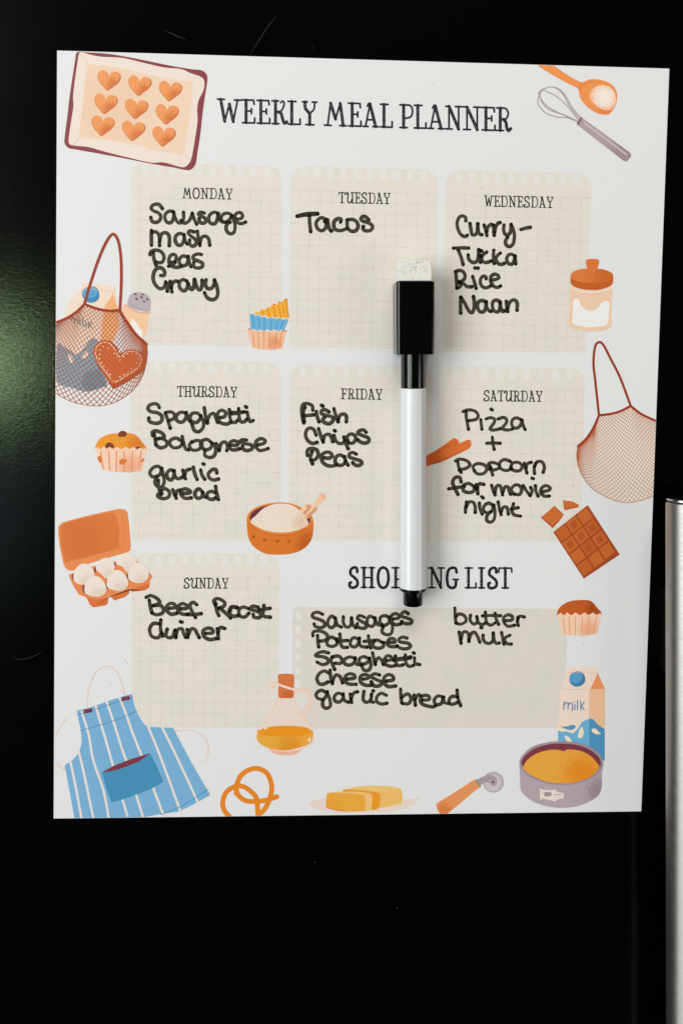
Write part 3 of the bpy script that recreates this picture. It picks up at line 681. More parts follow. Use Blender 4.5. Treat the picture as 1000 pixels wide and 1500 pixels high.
art('standing milk carton with blue waves and blue cap', 'milk_carton_print',
  ('P', 'milk_carton_print', "438,82 642,82 642,125 692,235 690,735 365,700 362,520 385,235 428,120", 'f3dccd', MF),
  ('P', 'carton_side', "583,235 692,235 690,735 583,700", 'f2c19c', MF),
  ('P', 'carton_gable', "642,122 692,235 590,235", 'ee9660', MF),
  ('P', 'carton_wave', "365,525 420,530 470,545 505,510 530,465 583,440 583,720 365,700", '6db0d8', MF),
  ('P', 'side_wave', "583,440 610,445 640,480 690,515 690,735 583,715", '4b93c0', MF),
  ('P', 'wave_drop', "505,570 510,530 530,500 543,530 538,565 520,577;600,515 625,510 650,535 664,547 630,550 605,535;412,560 440,570 460,600 425,595;365,500 385,510 420,528 380,530", 'f6e4c8', M_),
  ('P', 'splash', "385,497 430,495 455,485 485,490 480,510 450,520 420,512", '4f97c4', M_),
  ('P', 'carton_cap', "443,165 455,130 490,112 530,118 553,150 550,190 520,213 485,217 455,198", '3a80ac', M_),
  ('P', 'cap_top', "445,160 458,128 490,112 522,120 535,150 520,182 485,195 455,185", '559fce', M_),
  ('L', 'carton_line', "428,120 640,122;385,237 590,237;583,237 583,440", 'e4bda2', dict(M_, rad=.3)),
  ('L', 'milk_lettering', "404,378 408,322;408,345 425,328 434,335 434,372;434,350 450,330 464,340 464,385;482,342 480,378;478,322 479,324;500,315 500,378;522,318 524,380;526,355 546,325;526,352 546,378", '3f86b4', dict(M_, rad=.75, step=.3)))
art('grey springform tin with a yellow cake', 'cake_tin_print',
  ('P', 'cake_tin_print', "97,745 115,700 180,640 270,610 380,598 500,608 600,645 660,695 680,750 670,830 668,920 640,980 560,1030 460,1058 340,1060 230,1035 150,990 105,935 100,850", 'b5a6ae', dict(M_, sp=('94808a', 878, 1160, 24, .8))),
  ('P', 'tin_rim', "97,748 115,700 180,640 270,610 380,598 500,608 600,645 660,695 678,750 650,815 580,865 480,895 380,903 270,888 170,848 110,795", 'a08e98', M_),
  ('P', 'tin_inside', "112,760 130,705 200,650 300,620 390,614 500,625 590,660 645,705 663,755 640,800 570,850 470,882 380,890 270,872 175,835", '7d3442', M_),
  ('P', 'cake', "122,778 160,720 230,678 310,658 370,658 400,668 440,655 520,665 590,700 640,755 650,785 600,840 500,880 400,892 290,880 190,842 135,800", 'eba63a', dict(M_, sp=('e8890c', 852, 1132, 30, .9))),
  ('P', 'tin_clasp', "235,925 255,935 320,940 345,930 360,950 405,960 405,995 360,1005 345,1020 320,1010 258,998 240,1010", 'e9ddd2', MF),
  ('P', 'clasp_window', "268,952 318,952 318,982 268,982", 'a2929a', MF),
  ('L', 'clasp_line', "342,970 385,970;250,945 250,950;345,940 345,945;250,995 250,998;345,1003 345,1006", '94838b', dict(M_, rad=.4)), base=18)
Q = dict(fr=(70, 960, 4)); QF = dict(Q, smooth=False)
apron = art('blue striped apron with a pocket', 'apron_print',
  ('P', 'apron_print', "172,325 250,305 380,258 480,228 495,226 505,280 525,340 570,410 600,418 735,425 790,530 860,660 952,818 860,870 770,915 660,930 500,960 160,970 130,800 100,645 150,610 185,570 200,510 195,440 182,380", '78b0d8', QF))
line_print('apron_stripe', apron, "200,330 240,460 262,590 290,680 330,800 360,960;280,290 315,410 345,510 385,650;345,268 385,385 430,530 460,615;420,245 460,345 500,460 550,585;590,420 640,540 700,700 780,920;670,420 740,560 820,730 880,862;185,570 215,700 270,960;135,625 165,770 200,960;440,850 468,940;520,820 560,950;620,780 680,940", 'e9dfd8', 1.7, 8, **Q)
line_print('apron_seam', apron, "175,348 280,315 420,268 498,245;192,440 300,410 420,370 525,325;665,932 780,885 940,785", '3d8ab8', .5, 9, **Q)
poly_print('button_tab', apron, "212,318 262,308 262,332 214,342;432,245 480,237 483,260 435,268", '7d3040', 10, smooth=False, **Q)
poly_print('pocket', apron, "318,685 400,660 500,625 600,572 640,650 678,740 600,785 480,830 375,862 345,780", '3f8fb8', 10, smooth=False, **Q)
poly_print('pocket_opening', apron, "318,685 380,650 480,610 600,572 540,620 440,660 370,680", '7d3040', 11, smooth=False, **Q)
o = line_print('apron_strap', board, "230,305 240,200 270,120 310,75 355,63 400,90 430,150 450,230;52,462 80,410 105,375;52,632 80,655 100,668;745,442 820,438 880,452 925,490 940,540 935,590 918,620", 'edd0c0', 1.0, 6, **Q)
o['label'] = 'pale neck loop and ties of the apron'
R_ = dict(fr=(310, 970, 5))
art('glass oil jug with cork and golden oil', 'oil_jug_print',
  ('P', 'oil_jug_print', "410,165 430,148 490,148 560,170 610,195 620,190 690,192 730,220 738,260 720,340 680,392 720,450 748,530 740,590 700,615 655,645 620,672 540,682 460,668 420,640 350,600 328,560 332,490 380,420 440,350 470,270 475,195 430,182", 'f0d2c2', R_),
  ('P', 'handle_gap', "622,225 680,228 700,250 695,300 665,345 650,360 625,310 615,260", 'e2dfdb', R_),
  ('P', 'jug_glass', "485,260 600,262 612,310 650,385 700,440 728,500 600,475 470,470 352,500 385,430 445,365 475,310", 'ecd9cd', R_),
  ('P', 'oil_side', "335,510 345,500 540,540 720,500 740,545 720,590 655,620 540,645 430,632 350,590 332,555", 'eaa838', dict(R_, sp=('e08c14', 425, 1094, 20, .8))),
  ('P', 'oil', "345,510 370,488 450,470 560,465 680,475 728,500 722,520 640,540 540,545 430,540 360,528", 'ed9416', R_),
  ('P', 'jug_foot', "420,638 470,650 540,655 610,650 655,638 620,672 540,682 460,668", 'efb39c', R_),
  ('P', 'cork', "486,95 520,85 570,85 602,98 600,180 596,255 545,262 492,255 490,170", 'd97840', dict(R_, sp=('c5602a', 424, 1018, 12, .7))),
  ('L', 'jug_lip', "412,165 480,162 530,178 600,200", 'f2d8cc', dict(R_, rad=1.7)),
  ('P', 'glint', "385,490 410,472 400,490;705,570 722,550 722,575 708,580;335,545 345,500 338,530", 'f6ece2', R_))
art('orange pretzel cut off by the bottom edge', 'pretzel_print',
  ('L', 'pretzel_print', "130,1130 90,1080 82,1020 105,955 160,915 220,908 280,940 325,990 335,1050 340,1130;180,960 185,895 215,830 270,790 330,778 390,800 425,850 440,920 425,1000 385,1080 340,1115;180,915 190,965 240,1010 310,1020 400,1010 475,985", 'e8861c', dict(R_, rad=3.6)))
U = dict(fr=(440, 1130, 5.5556)); UF = dict(U, smooth=False)
art('block of yellow butter with a cut slice on a pale plate', 'butter_print',
  ('P', 'butter_print', "60,265 120,235 200,220 400,210 600,205 820,225 900,225 965,215 920,265 830,305 740,322 560,335 300,335 150,310 75,280", 'ecd8cc', U),
  ('P', 'butter_block', "345,165 350,150 450,125 560,115 700,118 780,130 820,155 825,250 780,270 640,295 560,310 480,300", 'f0c478', U),
  ('P', 'block_side', "640,180 740,155 810,140 822,170 825,245 780,265 645,292", 'f0bd68', U),
  ('P', 'cut_face', "345,162 352,148 450,150 560,160 630,172 648,200 645,260 632,300 575,308 560,200 400,170", 'ef9a1e', U),
  ('P', 'butter_slice', "215,200 230,172 320,165 450,165 550,175 580,195 582,260 570,305 520,322 400,322 260,305 212,292 208,240", 'f2c27c', U),
  ('P', 'slice_face', "210,215 222,178 300,175 440,180 510,195 525,220 525,290 518,320 400,325 280,312 212,290", 'eda93c', dict(U, sp=('ea9c28', 490, 1180, 14, .5))),
  ('L', 'crumb_line', "208,290 280,312 380,324", 'e2752c', dict(U, rad=.5)))
X_ = dict(fr=(630, 1110, 8.333)); XF = dict(X_, smooth=False)
wheel = ' '.join('%.1f,%.1f' % (768 + (128 + (5 if i % 2 else -5)) * math.cos(i * math.pi / 21), 298 + (128 + (5 if i % 2 else -5)) * math.sin(i * math.pi / 21)) for i in range(42))
art('pastry wheel with a grey fluted blade and orange handle', 'pastry_wheel_print',
  ('P', 'pastry_wheel_print', wheel, 'b9aeb4', XF),
  ('P', 'wheel_face', ' '.join('%.1f,%.1f' % (762 + 104 * math.cos(i * .35), 302 + 104 * math.sin(i * .35)) for i in range(18)), 'cfc4c8', X_),
  ('P', 'wheel_arm', "570,270 640,232 700,205 760,212 805,250 812,300 790,340 755,345 730,320 700,300 650,310 605,335", 'aa9da3', X_),
  ('P', 'wheel_pin', ' '.join('%.1f,%.1f' % (763 + 13 * math.cos(i * .7), 296 + 13 * math.sin(i * .7)) for i in range(9)), '6e2c3e', X_),
  ('P', 'wheel_handle', "545,265 575,300 612,345 520,420 380,540 240,655 180,690 130,690 90,640 72,580 85,552 200,480 380,365", 'e8955a', dict(X_, sp=('d9742f', 650, 1188, 14, .7))),
  ('L', 'handle_collar', "558,272 605,350", '9a8d86', dict(X_, rad=1.3)))

# ---------------------------------------------------------------- handwriting in black dry-wipe marker
m_ink, nt, b = new_mat('dry_wipe_marker_ink')
at = N(nt, 'ShaderNodeAttribute'); at.attribute_name = 'ink'
tc = N(nt, 'ShaderNodeTexCoord')
no = N(nt, 'ShaderNodeTexNoise'); no.inputs['Scale'].default_value = 900; no.inputs['Detail'].default_value = 3
nt.links.new(tc.outputs['Object'], no.inputs['Vector'])
f1 = mth(nt, 'ADD', at.outputs['Fac'], mth(nt, 'MULTIPLY', mth(nt, 'SUBTRACT', no.outputs[0], .45), 1.8), True)
c = mixc(nt, f1, (.072, .060, .046), (.0045, .0042, .004))
nt.links.new(c, b.inputs['Base Color']); b.inputs['Roughness'].default_value = .3; b.inputs['Specular IOR Level'].default_value = .4
HAND = [
 ("Sausage", 210, 290, 6.25, 2.55, "175,97 150,64 120,56 85,68 72,95 95,118 135,135 160,165 150,205 115,224 80,212 70,178;278,128 240,120 205,145 198,185 218,222 252,225 275,190 280,140;275,125 292,180 315,222 345,228 368,190 368,132;450,143 432,190 400,225 370,228 345,205;448,140 465,190 488,238;558,138 525,130 505,148 535,168 568,190 570,218 540,232 515,215 512,188;690,140 650,130 612,150 598,190 612,228 652,236 675,200 684,145;680,145 695,195 722,218 760,222;812,160 780,140 738,145 712,175 718,210 752,222 790,195 808,165;808,165 832,215 840,270 828,315 795,328 765,305 757,265 772,235 795,222;850,190 882,192 908,172 898,140 868,133 842,155 838,195 862,225 900,235 935,220"),
 ("mash", 210, 290, 6.25, 2.6, "75,295 74,350 75,432;78,320 100,308 128,318 145,350 150,436;150,400 165,335 200,317 230,335 240,380 238,436;372,338 335,325 300,345 292,390 315,430 350,428 370,388 374,335;374,335 380,390 402,422;462,310 425,300 412,322 440,352 480,385 480,425 452,442 425,422 424,385;495,305 505,370 518,436;518,420 535,362 570,350 598,375 608,432"),
 ("Peas", 210, 360, 6.25, 2.6, "62,80 75,50 120,40 165,55 190,100 178,145 145,155 118,148;92,62 98,120 118,180;245,150 285,148 302,100 278,78 245,95 234,140 250,180 300,198 350,188;232,188 262,178 292,150;405,105 368,93 335,115 330,155 355,182 392,175 410,140 412,98;412,98 420,150 436,192;532,80 500,75 462,90 458,120 500,138 542,160 535,195 495,204 462,190 463,150"),
 ("Gravy", 210, 360, 6.25, 2.75, "160,272 188,272 196,238 170,205 130,205 100,240 90,300 110,355 150,392 188,382 205,345;205,330 222,360 220,415;245,325 255,370 262,422;255,385 265,345 290,325 315,325;398,322 360,310 330,340 335,385 365,412 395,398 412,350;400,325 418,370 442,400 462,375 468,308;468,310 482,355 500,395 522,404 535,370 538,316;575,310 568,355 588,390 625,388 648,350 652,312;650,315 672,370 682,430 670,475 630,494 585,475 560,430"),
 ("Tacos", 425, 300, 7.69, 2.75, "78,128 130,112 200,98 305,98;82,128 180,115 310,103;215,120 218,200 230,302;402,165 350,145 305,175 290,220 310,270 355,292 395,262 410,200;385,190 418,165 425,210 435,260 462,294;565,195 572,165 540,155 500,180 488,225 505,275 550,290 600,282 640,265;640,170 640,220 648,265 690,298 740,288 764,240 745,190 700,165 650,168;882,172 850,138 815,132 795,160 820,185 870,200 915,225 925,255 900,288 850,293 820,275 822,245"),
 ("Curry -", 655, 305, 7.69, 2.6, "205,142 202,105 165,86 130,105 108,160 115,225 145,290 190,320 222,305;252,172 262,230 275,295 310,298 335,260 340,175;340,175 345,250 360,290 384,298;412,190 430,250 442,308;440,260 455,210 490,182 520,192;515,190 520,250 525,305;530,270 545,205 570,168 590,162;635,188 630,240 645,290 680,300 710,260 715,182;715,182 740,240 752,310 740,395 700,432 660,412 652,370 675,325;825,240 880,224 930,215"),
 ("Tikka", 655, 355, 7.69, 2.6, "68,65 150,62 238,64;120,85 150,160 175,248;232,140 240,190 280,225 325,217 345,170 350,82;352,80 358,150 370,225;440,110 402,138 378,165;378,150 388,205 432,228 490,210;520,88 515,150 525,238;595,120 560,150 545,190 570,238 610,248 637,237;752,150 710,132 675,155 665,195 685,238 728,244 750,205 760,155;758,150 762,200 768,242;370,90 385,98"),
 ("Rice", 655, 355, 7.69, 2.6, "90,330 98,400 105,515;90,330 140,315 185,340 197,390 172,430 125,452;130,440 180,465 220,498 272,500;105,515 142,500 152,455;283,385 300,440 322,518;308,288 342,290;435,412 430,385 395,383 370,420 375,475 410,510 450,508 485,490;490,425 540,418 577,400 565,370 525,358 490,385 488,440 515,490 560,508 597,490"),
 ("Naan", 655, 420, 7.69, 2.7, "150,118 146,200 148,295;150,115 190,180 240,270 275,292 297,250 302,180 292,112;430,168 385,155 345,175 338,230 360,278 402,282 430,240 435,170;435,170 440,230 470,272 490,275;592,172 550,150 510,170 505,220 525,272 567,282 590,240 592,180;590,180 600,240 620,278 640,270;660,162 668,220 675,278;675,240 700,175 745,148 782,180 782,265"),
 ("Spaghetti", 210, 585, 5.88, 2.6, "138,72 125,45 95,37 55,50 40,80 65,105 120,115 157,140 160,180 130,204 80,202 50,185 48,162;190,118 208,170 232,248;195,112 240,108 270,132 260,165 218,185;362,118 325,110 290,135 283,170 310,195 345,190 368,150 370,112;370,112 382,165 405,190;492,142 465,118 420,122 403,160 420,192 460,198 490,165 496,140;495,140 517,190 515,240 480,278 440,267 420,218;525,72 535,140 552,204;552,190 570,138 605,120 622,150 640,197;660,158 700,147 708,112 675,93 645,113 638,165 670,204 720,212 752,197;740,88 745,150 760,192 790,198 812,180;820,78 825,150 840,192 870,192 892,170;755,112 800,112 870,106;757,126 862,110;893,110 905,160 920,190 945,182;878,60 888,68"),
 ("Bolognese", 210, 625, 5.263, 2.6, "72,70 70,42 100,32 145,50 162,80 120,90;85,55 92,100 98,140;100,95 150,92 182,120 172,152 130,162 98,140;292,108 255,88 215,100 203,130 230,160 275,158 302,130;300,75 310,120 325,168 348,178;372,115 355,145 375,178 420,178 450,150 445,115 410,106 378,118;522,120 490,98 450,112 443,150 480,178 520,162 530,125;530,125 557,160 550,218 515,238 475,222 475,182;560,128 575,150 585,185;585,178 600,130 630,118 650,150 643,185;668,142 720,142 732,120 690,108 663,130 668,168 700,180 742,170;795,103 760,100 745,115 780,130 832,140 837,170 800,184 768,172 765,150;878,142 930,127 938,105 905,92 870,113 868,155 900,184 962,168"),
 ("garlic", 210, 675, 8.333, 2.65, "222,95 175,65 115,88 80,145 110,192 168,188 215,150 224,92;222,95 245,180 255,260 225,322 175,312 142,260 162,192;372,125 330,110 290,150 298,210 340,234 370,192 378,118;375,120 385,180 420,218 472,202;482,115 495,170 515,218;505,170 522,122 570,100;610,75 625,150 657,228;700,110 715,170 750,225;728,36 742,42;898,148 885,108 840,108 793,160 810,212 860,234 915,222"),
 ("bread", 210, 675, 8.333, 2.7, "182,235 185,300 200,370 218,408;215,360 265,340 320,380 308,440 245,462 185,440 182,410 225,400;360,352 380,410 402,455;395,420 410,368 445,358;480,398 560,392 572,370 520,342 465,358 458,410 508,457 585,452;722,380 680,343 640,368 630,420 665,457 710,442 727,385;725,385 735,432 765,442;882,388 830,373 780,398 788,452 840,472 878,455;882,312 895,390 915,472"),
 ("Fish", 435, 585, 8.333, 2.7, "192,132 182,75 120,50 70,65 58,130 65,210 82,285;95,95 78,150 85,270;80,200 140,195 202,188;235,148 245,210 268,272;298,72 314,82;388,152 345,128 300,138 298,175 360,195 427,215 437,260 390,298 325,277 318,235 342,212;448,112 470,190 500,272;500,250 530,188 582,183 602,220 600,274"),
 ("Chips", 435, 585, 8.333, 2.65, "232,435 205,370 155,348 115,378 103,440 135,507 190,537 242,525;262,358 285,430 318,522;318,500 340,438 390,428 417,460 435,518;450,440 470,500 510,537 562,532 582,500;453,378 466,386;570,458 590,530 622,602;620,505 608,460 650,423 702,438 712,490 680,532 630,532;842,402 810,373 758,383 743,415 800,442 867,470 872,512 830,533 775,522 740,493"),
 ("Peas", 435, 585, 8.333, 2.7, "125,685 128,620 185,598 242,620 257,680 222,732 178,742;182,640 165,690 165,730 188,785;320,712 390,717 427,690 400,648 340,648 298,690 308,760 370,808 440,812 482,800;567,702 530,678 480,698 463,760 500,802 560,797 592,750;580,695 592,760 622,802;722,668 680,648 640,663 638,702 700,727 772,750 787,782 750,808 700,797 680,773"),
 ("Pizza", 660, 590, 7.69, 2.35, "138,98 200,80 270,93 305,140 282,185 200,202;170,98 175,180 197,298;335,188 340,240 348,297;450,70 464,80;395,182 440,167 487,180 487,220 452,270 440,297 480,307 552,292;530,182 590,165 627,190 617,235 580,277 590,297 640,307 692,295;792,192 740,170 695,188 683,240 710,282 760,277 790,230 802,195;800,195 810,250 835,302"),
 ("plus sign", 660, 590, 7.69, 2.4, "402,456 470,452 552,456;465,388 473,460 486,525"),
 ("Popcorn", 650, 665, 5.882, 2.4, "98,60 130,44 190,55 222,90 192,122 130,137;118,68 125,110 145,157;265,147 248,110 285,83 345,93 367,130 340,167 290,172 258,145;402,118 383,85 420,73 467,90 472,120 430,137 395,132;398,112 418,182;567,62 520,48 480,73 485,122 530,142 577,130;573,112 590,78 640,73 672,105 650,142 600,142 573,115;690,78 700,120 712,162;705,120 717,83 748,72;787,80 775,130 778,167;775,110 800,68 842,68 862,110 853,157"),
 ("for", 650, 665, 5.882, 2.6, "147,242 135,203 95,203 73,245 95,300 118,347;38,300 100,290 172,280;252,277 210,253 165,273 168,317 210,332 250,322 262,285;275,263 285,300 290,342;285,300 300,258 342,262"),
 ("movie", 650, 665, 5.882, 2.45, "408,268 420,310 438,352;438,330 450,278 480,272 495,310 503,352;505,330 525,283 552,288 560,320 572,347;602,347 578,310 600,273 640,268 667,305 650,347 610,347;680,273 710,320 740,357;740,357 757,320 745,288;785,273 790,320 808,362;754,207 768,213;840,327 900,312 912,290 875,272 838,295 833,335 865,363 905,362"),
 ("night", 650, 665, 5.882, 2.45, "192,413 185,460 183,502;190,460 215,413 252,418 267,455 268,502;303,423 308,470 327,517;323,368 336,378;422,442 380,423 343,450 343,492 380,507 415,482 427,440;425,440 437,500 430,562 400,587 368,572 370,530 402,498;465,413 475,470 490,522;490,500 510,458 542,463 552,517;597,428 583,480 600,522 657,535;578,475 637,462"),
 ("Beef", 210, 865, 5.128, 2.65, "22,50 60,38 110,65 122,95 80,110;45,72 53,120 65,167;70,115 130,113 152,140 142,170 100,182 65,168;200,132 242,127 235,103 205,96 178,115 178,150 210,178 252,170;280,137 327,132 322,108 290,98 263,120 265,157 300,178 342,175;402,107 375,88 350,108 360,145 392,202;328,182 380,180 435,173"),
 ("Roast", 210, 865, 5.128, 2.65, "540,107 530,75 560,60 607,85 607,115 570,132;543,95 548,140 567,188;570,130 610,162 655,207;650,155 668,122 705,125;702,130 660,123 643,160 672,192 712,188;792,137 750,123 718,145 723,187 760,199 792,170;862,125 820,118 803,140 850,155 882,175 872,202 830,199 825,178;905,112 900,160 902,192 952,200;868,145 952,133"),
 ("dinner", 210, 865, 5.128, 2.65, "122,250 75,248 48,290 63,342 110,354 137,320;132,220 130,290 147,342;180,290 170,330 185,352 220,347 237,300;240,295 245,352;245,340 260,293 292,288 302,320 318,350;280,234 292,237;330,293 335,352;340,330 360,288 387,293 402,320 420,353;470,322 520,317 517,290 480,283 448,305 458,347 500,368 547,360;555,285 560,320 565,362;560,320 577,278 612,285"),
 ("Sausages", 450, 885, 5.882, 2.5, "132,87 90,68 50,80 46,110 90,127 140,150 147,187 115,202 70,192 58,170;237,117 205,103 178,140 178,180 205,202 237,180 242,120;240,118 255,175 292,197;310,108 310,160 335,197 372,182 380,118;380,118 390,170 415,202;492,112 450,98 430,120 460,145 502,170 502,202 465,207 430,192 430,168;572,117 535,103 513,140 520,177 555,192 580,165 582,118;580,118 600,170 642,182;702,112 665,98 628,115 628,160 660,182 700,160 707,113;705,113 732,190 720,252 680,262 643,240 650,198;740,127 787,117 780,88 745,83 718,110 730,157 760,177 802,170;867,82 840,63 815,78 813,105 860,120 897,140 887,165 840,167 810,148"),
 ("Potatoes", 450, 885, 5.882, 2.5, "48,272 50,240 90,230 145,243 177,280 150,312 110,317;88,268 90,320 98,367;247,302 205,283 173,310 173,350 215,364 257,340 252,300;280,257 285,320 300,367 345,372;253,320 345,312;442,302 400,288 373,315 373,355 410,367 440,335 447,293;445,293 455,357 512,370;525,272 530,320 545,377;488,320 577,312;642,327 600,308 568,330 568,365 610,380 652,365 657,330;700,327 752,327 747,300 710,296 688,325 698,357 740,367 772,360;857,292 820,283 788,300 800,325 862,335 887,360 860,382 810,382 770,360"),
 ("Spaghetti", 450, 945, 5.556, 2.5, "172,62 120,53 70,75 75,90 130,95 167,115 162,147 120,157 80,138;203,95 193,130 222,197;200,95 250,88 277,110 272,147 225,147;387,107 345,96 303,115 303,150 345,162 380,140 390,103;388,103 395,152 442,160;502,112 460,93 423,110 428,147 465,152 500,130 507,105;505,105 517,160 500,202 460,202 440,162;530,62 540,110 552,157;552,140 575,103 602,120 618,157;640,127 682,117 682,95 650,86 628,115 638,157 680,172 717,165;715,88 720,140 740,167 777,160;795,78 800,140 825,172 862,165;700,115 760,108 842,93;700,124 835,104;870,103 875,147 912,158;860,60 869,66"),
 ("Cheese", 450, 945, 5.556, 2.6, "172,227 140,210 100,228 78,270 95,312 130,317 167,300;185,202 190,260 203,312;205,295 230,243 262,253 277,280 285,307;320,277 382,267 377,240 340,233 308,255 308,297 345,317 397,318;455,277 497,267 492,245 455,240 428,265 438,307 480,327 522,325;587,242 545,233 518,255 560,280 602,300 592,327 545,332 520,298;640,292 697,282 692,250 655,240 623,265 623,307 660,337 717,332"),
 ("garlic", 450, 1000, 4.1667, 2.5, "115,60 85,46 55,65 60,92 92,101 115,82 121,55;120,55 136,100 140,142 115,156 94,140 95,108;216,71 185,64 164,85 169,111 195,117 215,97 219,68;218,68 225,106 251,119;260,68 265,95 270,120;265,100 281,64 305,55;345,53 340,100 360,120 386,102 391,70;391,72 388,112 402,119;400,49 404,50;482,77 450,64 424,85 424,116 455,130 484,125"),
 ("bread", 450, 1000, 4.1667, 2.5, "568,38 570,80 575,122;575,90 610,68 632,95 617,127 580,127;650,74 655,110 658,137;655,105 675,74 692,80;700,107 742,102 737,80 705,79 688,105 703,132 760,147 782,140;827,86 795,81 773,105 783,132 815,127 830,88;828,88 835,120 862,127;917,86 880,84 863,110 878,132 917,120;912,45 918,95 934,139"),
 ("butter", 655, 880, 7.69, 2.35, "82,80 85,160 95,252;95,252 150,262 207,230 192,170 130,148 98,175;258,163 255,220 295,264 335,235 330,178;330,178 345,242 385,268 427,250;425,128 430,200 445,252 490,273 532,250;535,138 545,200 574,264;393,170 490,165 597,168;372,300 385,304;650,222 722,217 727,175 680,158 633,185 633,240 680,287 752,275;790,183 785,230 795,277;785,230 810,173 862,182"),
 ("milk", 655, 880, 7.69, 2.45, "130,353 140,410 152,477;150,440 170,363 207,348 237,380 240,457;240,440 265,373 302,353 332,390 362,464;400,388 400,430 430,472 480,477 512,440 514,363;515,363 520,430 545,477 582,475;608,358 620,420 635,487;702,387 650,415 638,440 670,482 717,487"),
]
rk = random.Random(3)
for k, (txt, ox, oy, sc, rad, s) in enumerate(HAND):
    st = []
    for a in parse(s):
        a = frame((ox, oy, sc), a)
        q = catmull(a, False, 5) if len(a) > 2 else np.array([a[0] + (a[-1] - a[0]) * t for t in np.linspace(0, 1, 4)])
        rr = rad * (1 + .07 * np.sin(np.linspace(rk.uniform(0, 6), rk.uniform(6, 12), len(q))))
        rr[-1] *= 1.06
        st.append((q, rr * 1.0))
    o = stroke_sheet('handwritten_word', board, st, m_ink, 13.2 + (k % 3) * .5, .45, ink=True)
    o['label'] = 'black marker handwriting reading ' + txt if txt != 'plus sign' else 'black marker plus sign'

# ---------------------------------------------------------------- the marker pen, held by its cap's magnet
m_blackp, nt, b = new_mat('glossy_black_plastic')
b.inputs['Base Color'].default_value = (.0015, .0014, .0012, 1); b.inputs['Roughness'].default_value = .16
m_whitep, nt, b = new_mat('white_barrel_plastic')
b.inputs['Base Color'].default_value = (.70, .725, .735, 1); b.inputs['Roughness'].default_value = .24; b.inputs['Coat Weight'].default_value = .15
m_felt, nt, b = new_mat('worn_white_felt')
tc = N(nt, 'ShaderNodeTexCoord')
vo = N(nt, 'ShaderNodeTexNoise'); vo.inputs['Scale'].default_value = 190; vo.inputs['Detail'].default_value = 4; vo.inputs['Distortion'].default_value = 1.6
nt.links.new(tc.outputs['Object'], vo.inputs['Vector'])
ln = mth(nt, 'SUBTRACT', 1.0, mth(nt, 'DIVIDE', mth(nt, 'ABSOLUTE', mth(nt, 'SUBTRACT', vo.outputs[0], .5)), .022), True)
gate = N(nt, 'ShaderNodeTexNoise'); gate.inputs['Scale'].default_value = 150; nt.links.new(tc.outputs['Object'], gate.inputs['Vector'])
gt = mth(nt, 'MULTIPLY', mth(nt, 'SUBTRACT', gate.outputs[0], .38), 5, True)
cf = mixc(nt, mth(nt, 'MULTIPLY', mth(nt, 'MULTIPLY', ln, gt), .8), (.77, .76, .73), (.10, .10, .10))
nt.links.new(cf, b.inputs['Base Color']); b.inputs['Roughness'].default_value = 1; b.inputs['Specular IOR Level'].default_value = .05
b.inputs['Sheen Weight'].default_value = .3
fn = N(nt, 'ShaderNodeTexNoise'); fn.inputs['Scale'].default_value = 1800; fn.inputs['Detail'].default_value = 4; nt.links.new(tc.outputs['Object'], fn.inputs['Vector'])
bp = N(nt, 'ShaderNodeBump'); bp.inputs['Strength'].default_value = 0.25; bp.inputs['Distance'].default_value = 0.0006
nt.links.new(fn.outputs[0], bp.inputs['Height']); nt.links.new(bp.outputs[0], b.inputs['Normal'])

pen = empty('marker_pen', (0, 0, 0), 'white barrelled marker with square black cap and felt eraser, upright across the planner', 'marker pen')
# pen coordinates: x across, z along the axis (0 at the cap's lower rim), y = -(height above the sheet)
CH, HC = .0121, .0063
def lathe(name, prof, mat, x=0, h=HC, seg=64, parent=None):
    V = []; F = []
    for z, r_ in prof:
        for i in range(seg):
            a = 2 * math.pi * i / seg; V.append((x + r_ * math.cos(a), -h + r_ * math.sin(a), z))
    for j in range(len(prof) - 1):
        for i in range(seg):
            F.append((j * seg + i, j * seg + (i + 1) % seg, (j + 1) * seg + (i + 1) % seg, (j + 1) * seg + i))
    F.append(list(range(seg))[::-1]); F.append([(len(prof) - 1) * seg + i for i in range(seg)])
    o = mesh_obj(name, V, F, mat, parent or pen)
    for p in o.data.polygons: p.use_smooth = True
    o.data.set_sharp_from_angle(angle=math.radians(30))
    return o
import bmesh
# cap: square section with rounded long edges
def rsq(hw, rad, n=6):
    pts = []
    for cx, cz, a0 in ((1, 1, 0), (-1, 1, 90), (-1, -1, 180), (1, -1, 270)):
        for i in range(n + 1):
            a = math.radians(a0 + 90 * i / n); pts.append(((hw - rad) * cx + rad * math.cos(a), (hw - rad) * cz + rad * math.sin(a)))
    return pts
def prism(name, prof, mat, parent, hc, seg=6):
    """prof: list of (z, half width, corner radius)"""
    rings = [[(x, -hc + y, z) for x, y in rsq(hw, rd, seg)] for z, hw, rd in prof]
    m_ = len(rings[0]); V = [v for r_ in rings for v in r_]; F = []
    for j in range(len(rings) - 1):
        for i in range(m_): F.append((j * m_ + i, j * m_ + (i + 1) % m_, (j + 1) * m_ + (i + 1) % m_, (j + 1) * m_ + i))
    F.append(list(range(m_))[::-1]); F.append([(len(rings) - 1) * m_ + i for i in range(m_)])
    o = mesh_obj(name, V, F, mat, parent, True)
    o.data.set_sharp_from_angle(angle=math.radians(35))
    md = o.modifiers.new('edge_normals', 'WEIGHTED_NORMAL'); md.keep_sharp = True
    return o
cap = prism('cap', [(0, .00580, .0010), (.0002, .00600, .0011), (.012, .00608, .0012), (.0230, .00612, .0013), (.0233, .0059, .0013)], m_blackp, pen, .00625)
prism('cap_recess', [(.02331, .0055, .0012), (.0234, .0054, .0012)], m_blackp, cap, .00625)
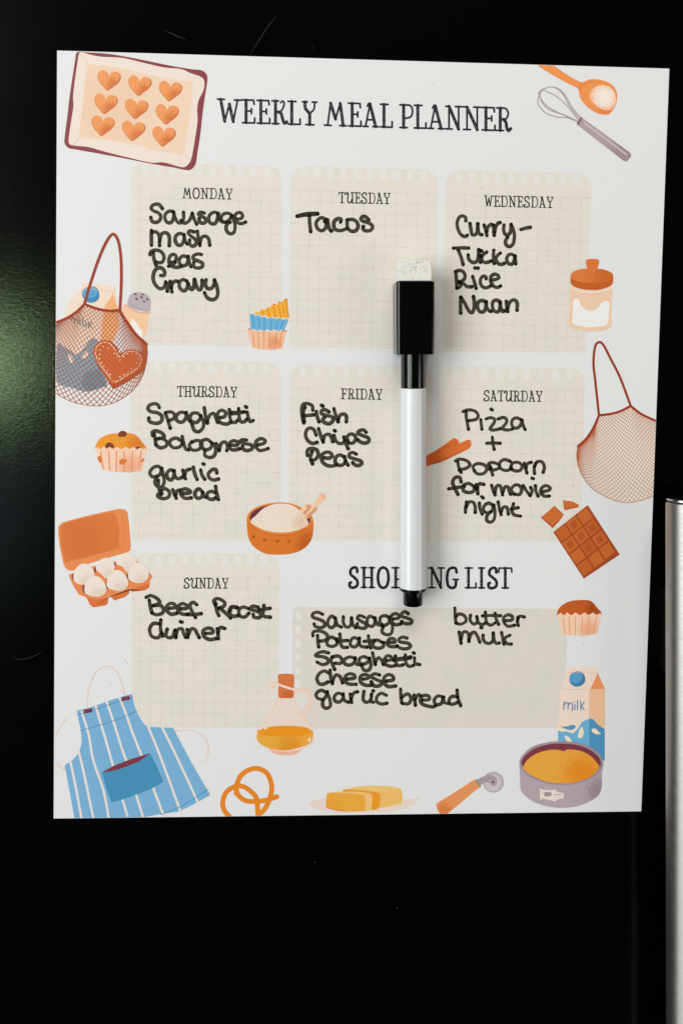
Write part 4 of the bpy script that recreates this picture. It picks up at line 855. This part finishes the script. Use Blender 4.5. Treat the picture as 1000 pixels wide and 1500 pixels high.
# felt eraser: a worn block, gently uneven
bm = box_mesh(-.0054, .0055, -.0112, -.0050, .0232, .0296, .0005, 2)
bmesh.ops.subdivide_edges(bm, edges=bm.edges[:], cuts=6, use_grid_fill=True)
rf = random.Random(8)
for v in bm.verts:
    if v.co.z > .0236: v.co += Vector((rf.uniform(-1, 1), rf.uniform(-1, 1), rf.uniform(-1, 1))) * .00005
bm_obj('felt_eraser', bm, m_felt, pen)
m_fib, nt, b = new_mat('felt_fibre'); b.inputs['Base Color'].default_value = (.8, .79, .76, 1); b.inputs['Roughness'].default_value = 1
V = []; F = []
for i in range(420):                                           # loose fibres round the felt's rim
    s = rf.random()
    if s < .5: p = Vector((rf.uniform(-.0055, .0054), rf.uniform(-.0112, -.004), .0297)); d_ = Vector((rf.uniform(-.5, .5), rf.uniform(-.4, .4), 1))
    elif s < .75: p = Vector((-.0055, rf.uniform(-.0112, -.004), rf.uniform(.0236, .0297))); d_ = Vector((-1, rf.uniform(-.4, .4), rf.uniform(-.5, .5)))
    else: p = Vector((.0054, rf.uniform(-.0112, -.004), rf.uniform(.0236, .0297))); d_ = Vector((1, rf.uniform(-.4, .4), rf.uniform(-.5, .5)))
    d_ = d_.normalized() * rf.uniform(.00015, .00055); n_ = d_.cross(Vector((0, 1, 0))).normalized() * .00002
    k = len(V); V += [tuple(p - n_), tuple(p + n_), tuple(p + d_)]; F.append((k, k + 1, k + 2))
o = mesh_obj('felt_fibre', V, F, m_fib, pen); o['kind'] = 'stuff'
lathe('collar', [(-.0109, .0039), (-.0108, .00398), (-.0003, .00402), (.0004, .0040)], m_blackp)
lathe('barrel', [(-.0765, .00452), (-.0700, .00447), (-.06995, .00440), (-.045, .00430), (-.02, .00424), (-.0116, .00422), (-.0111, .00420), (-.0110, .00405)], m_whitep)
lathe('end_ring', [(-.0778, .0040), (-.0777, .00428), (-.0774, .00448), (-.0766, .00450)], m_blackp)
lathe('end_plug', [(-.0826, .0028), (-.0825, .00308), (-.0822, .00323), (-.0778, .00326)], m_blackp)
pen.location = (.0163, -.0002, .0307); pen.rotation_euler = (0, math.radians(-1.15), 0)
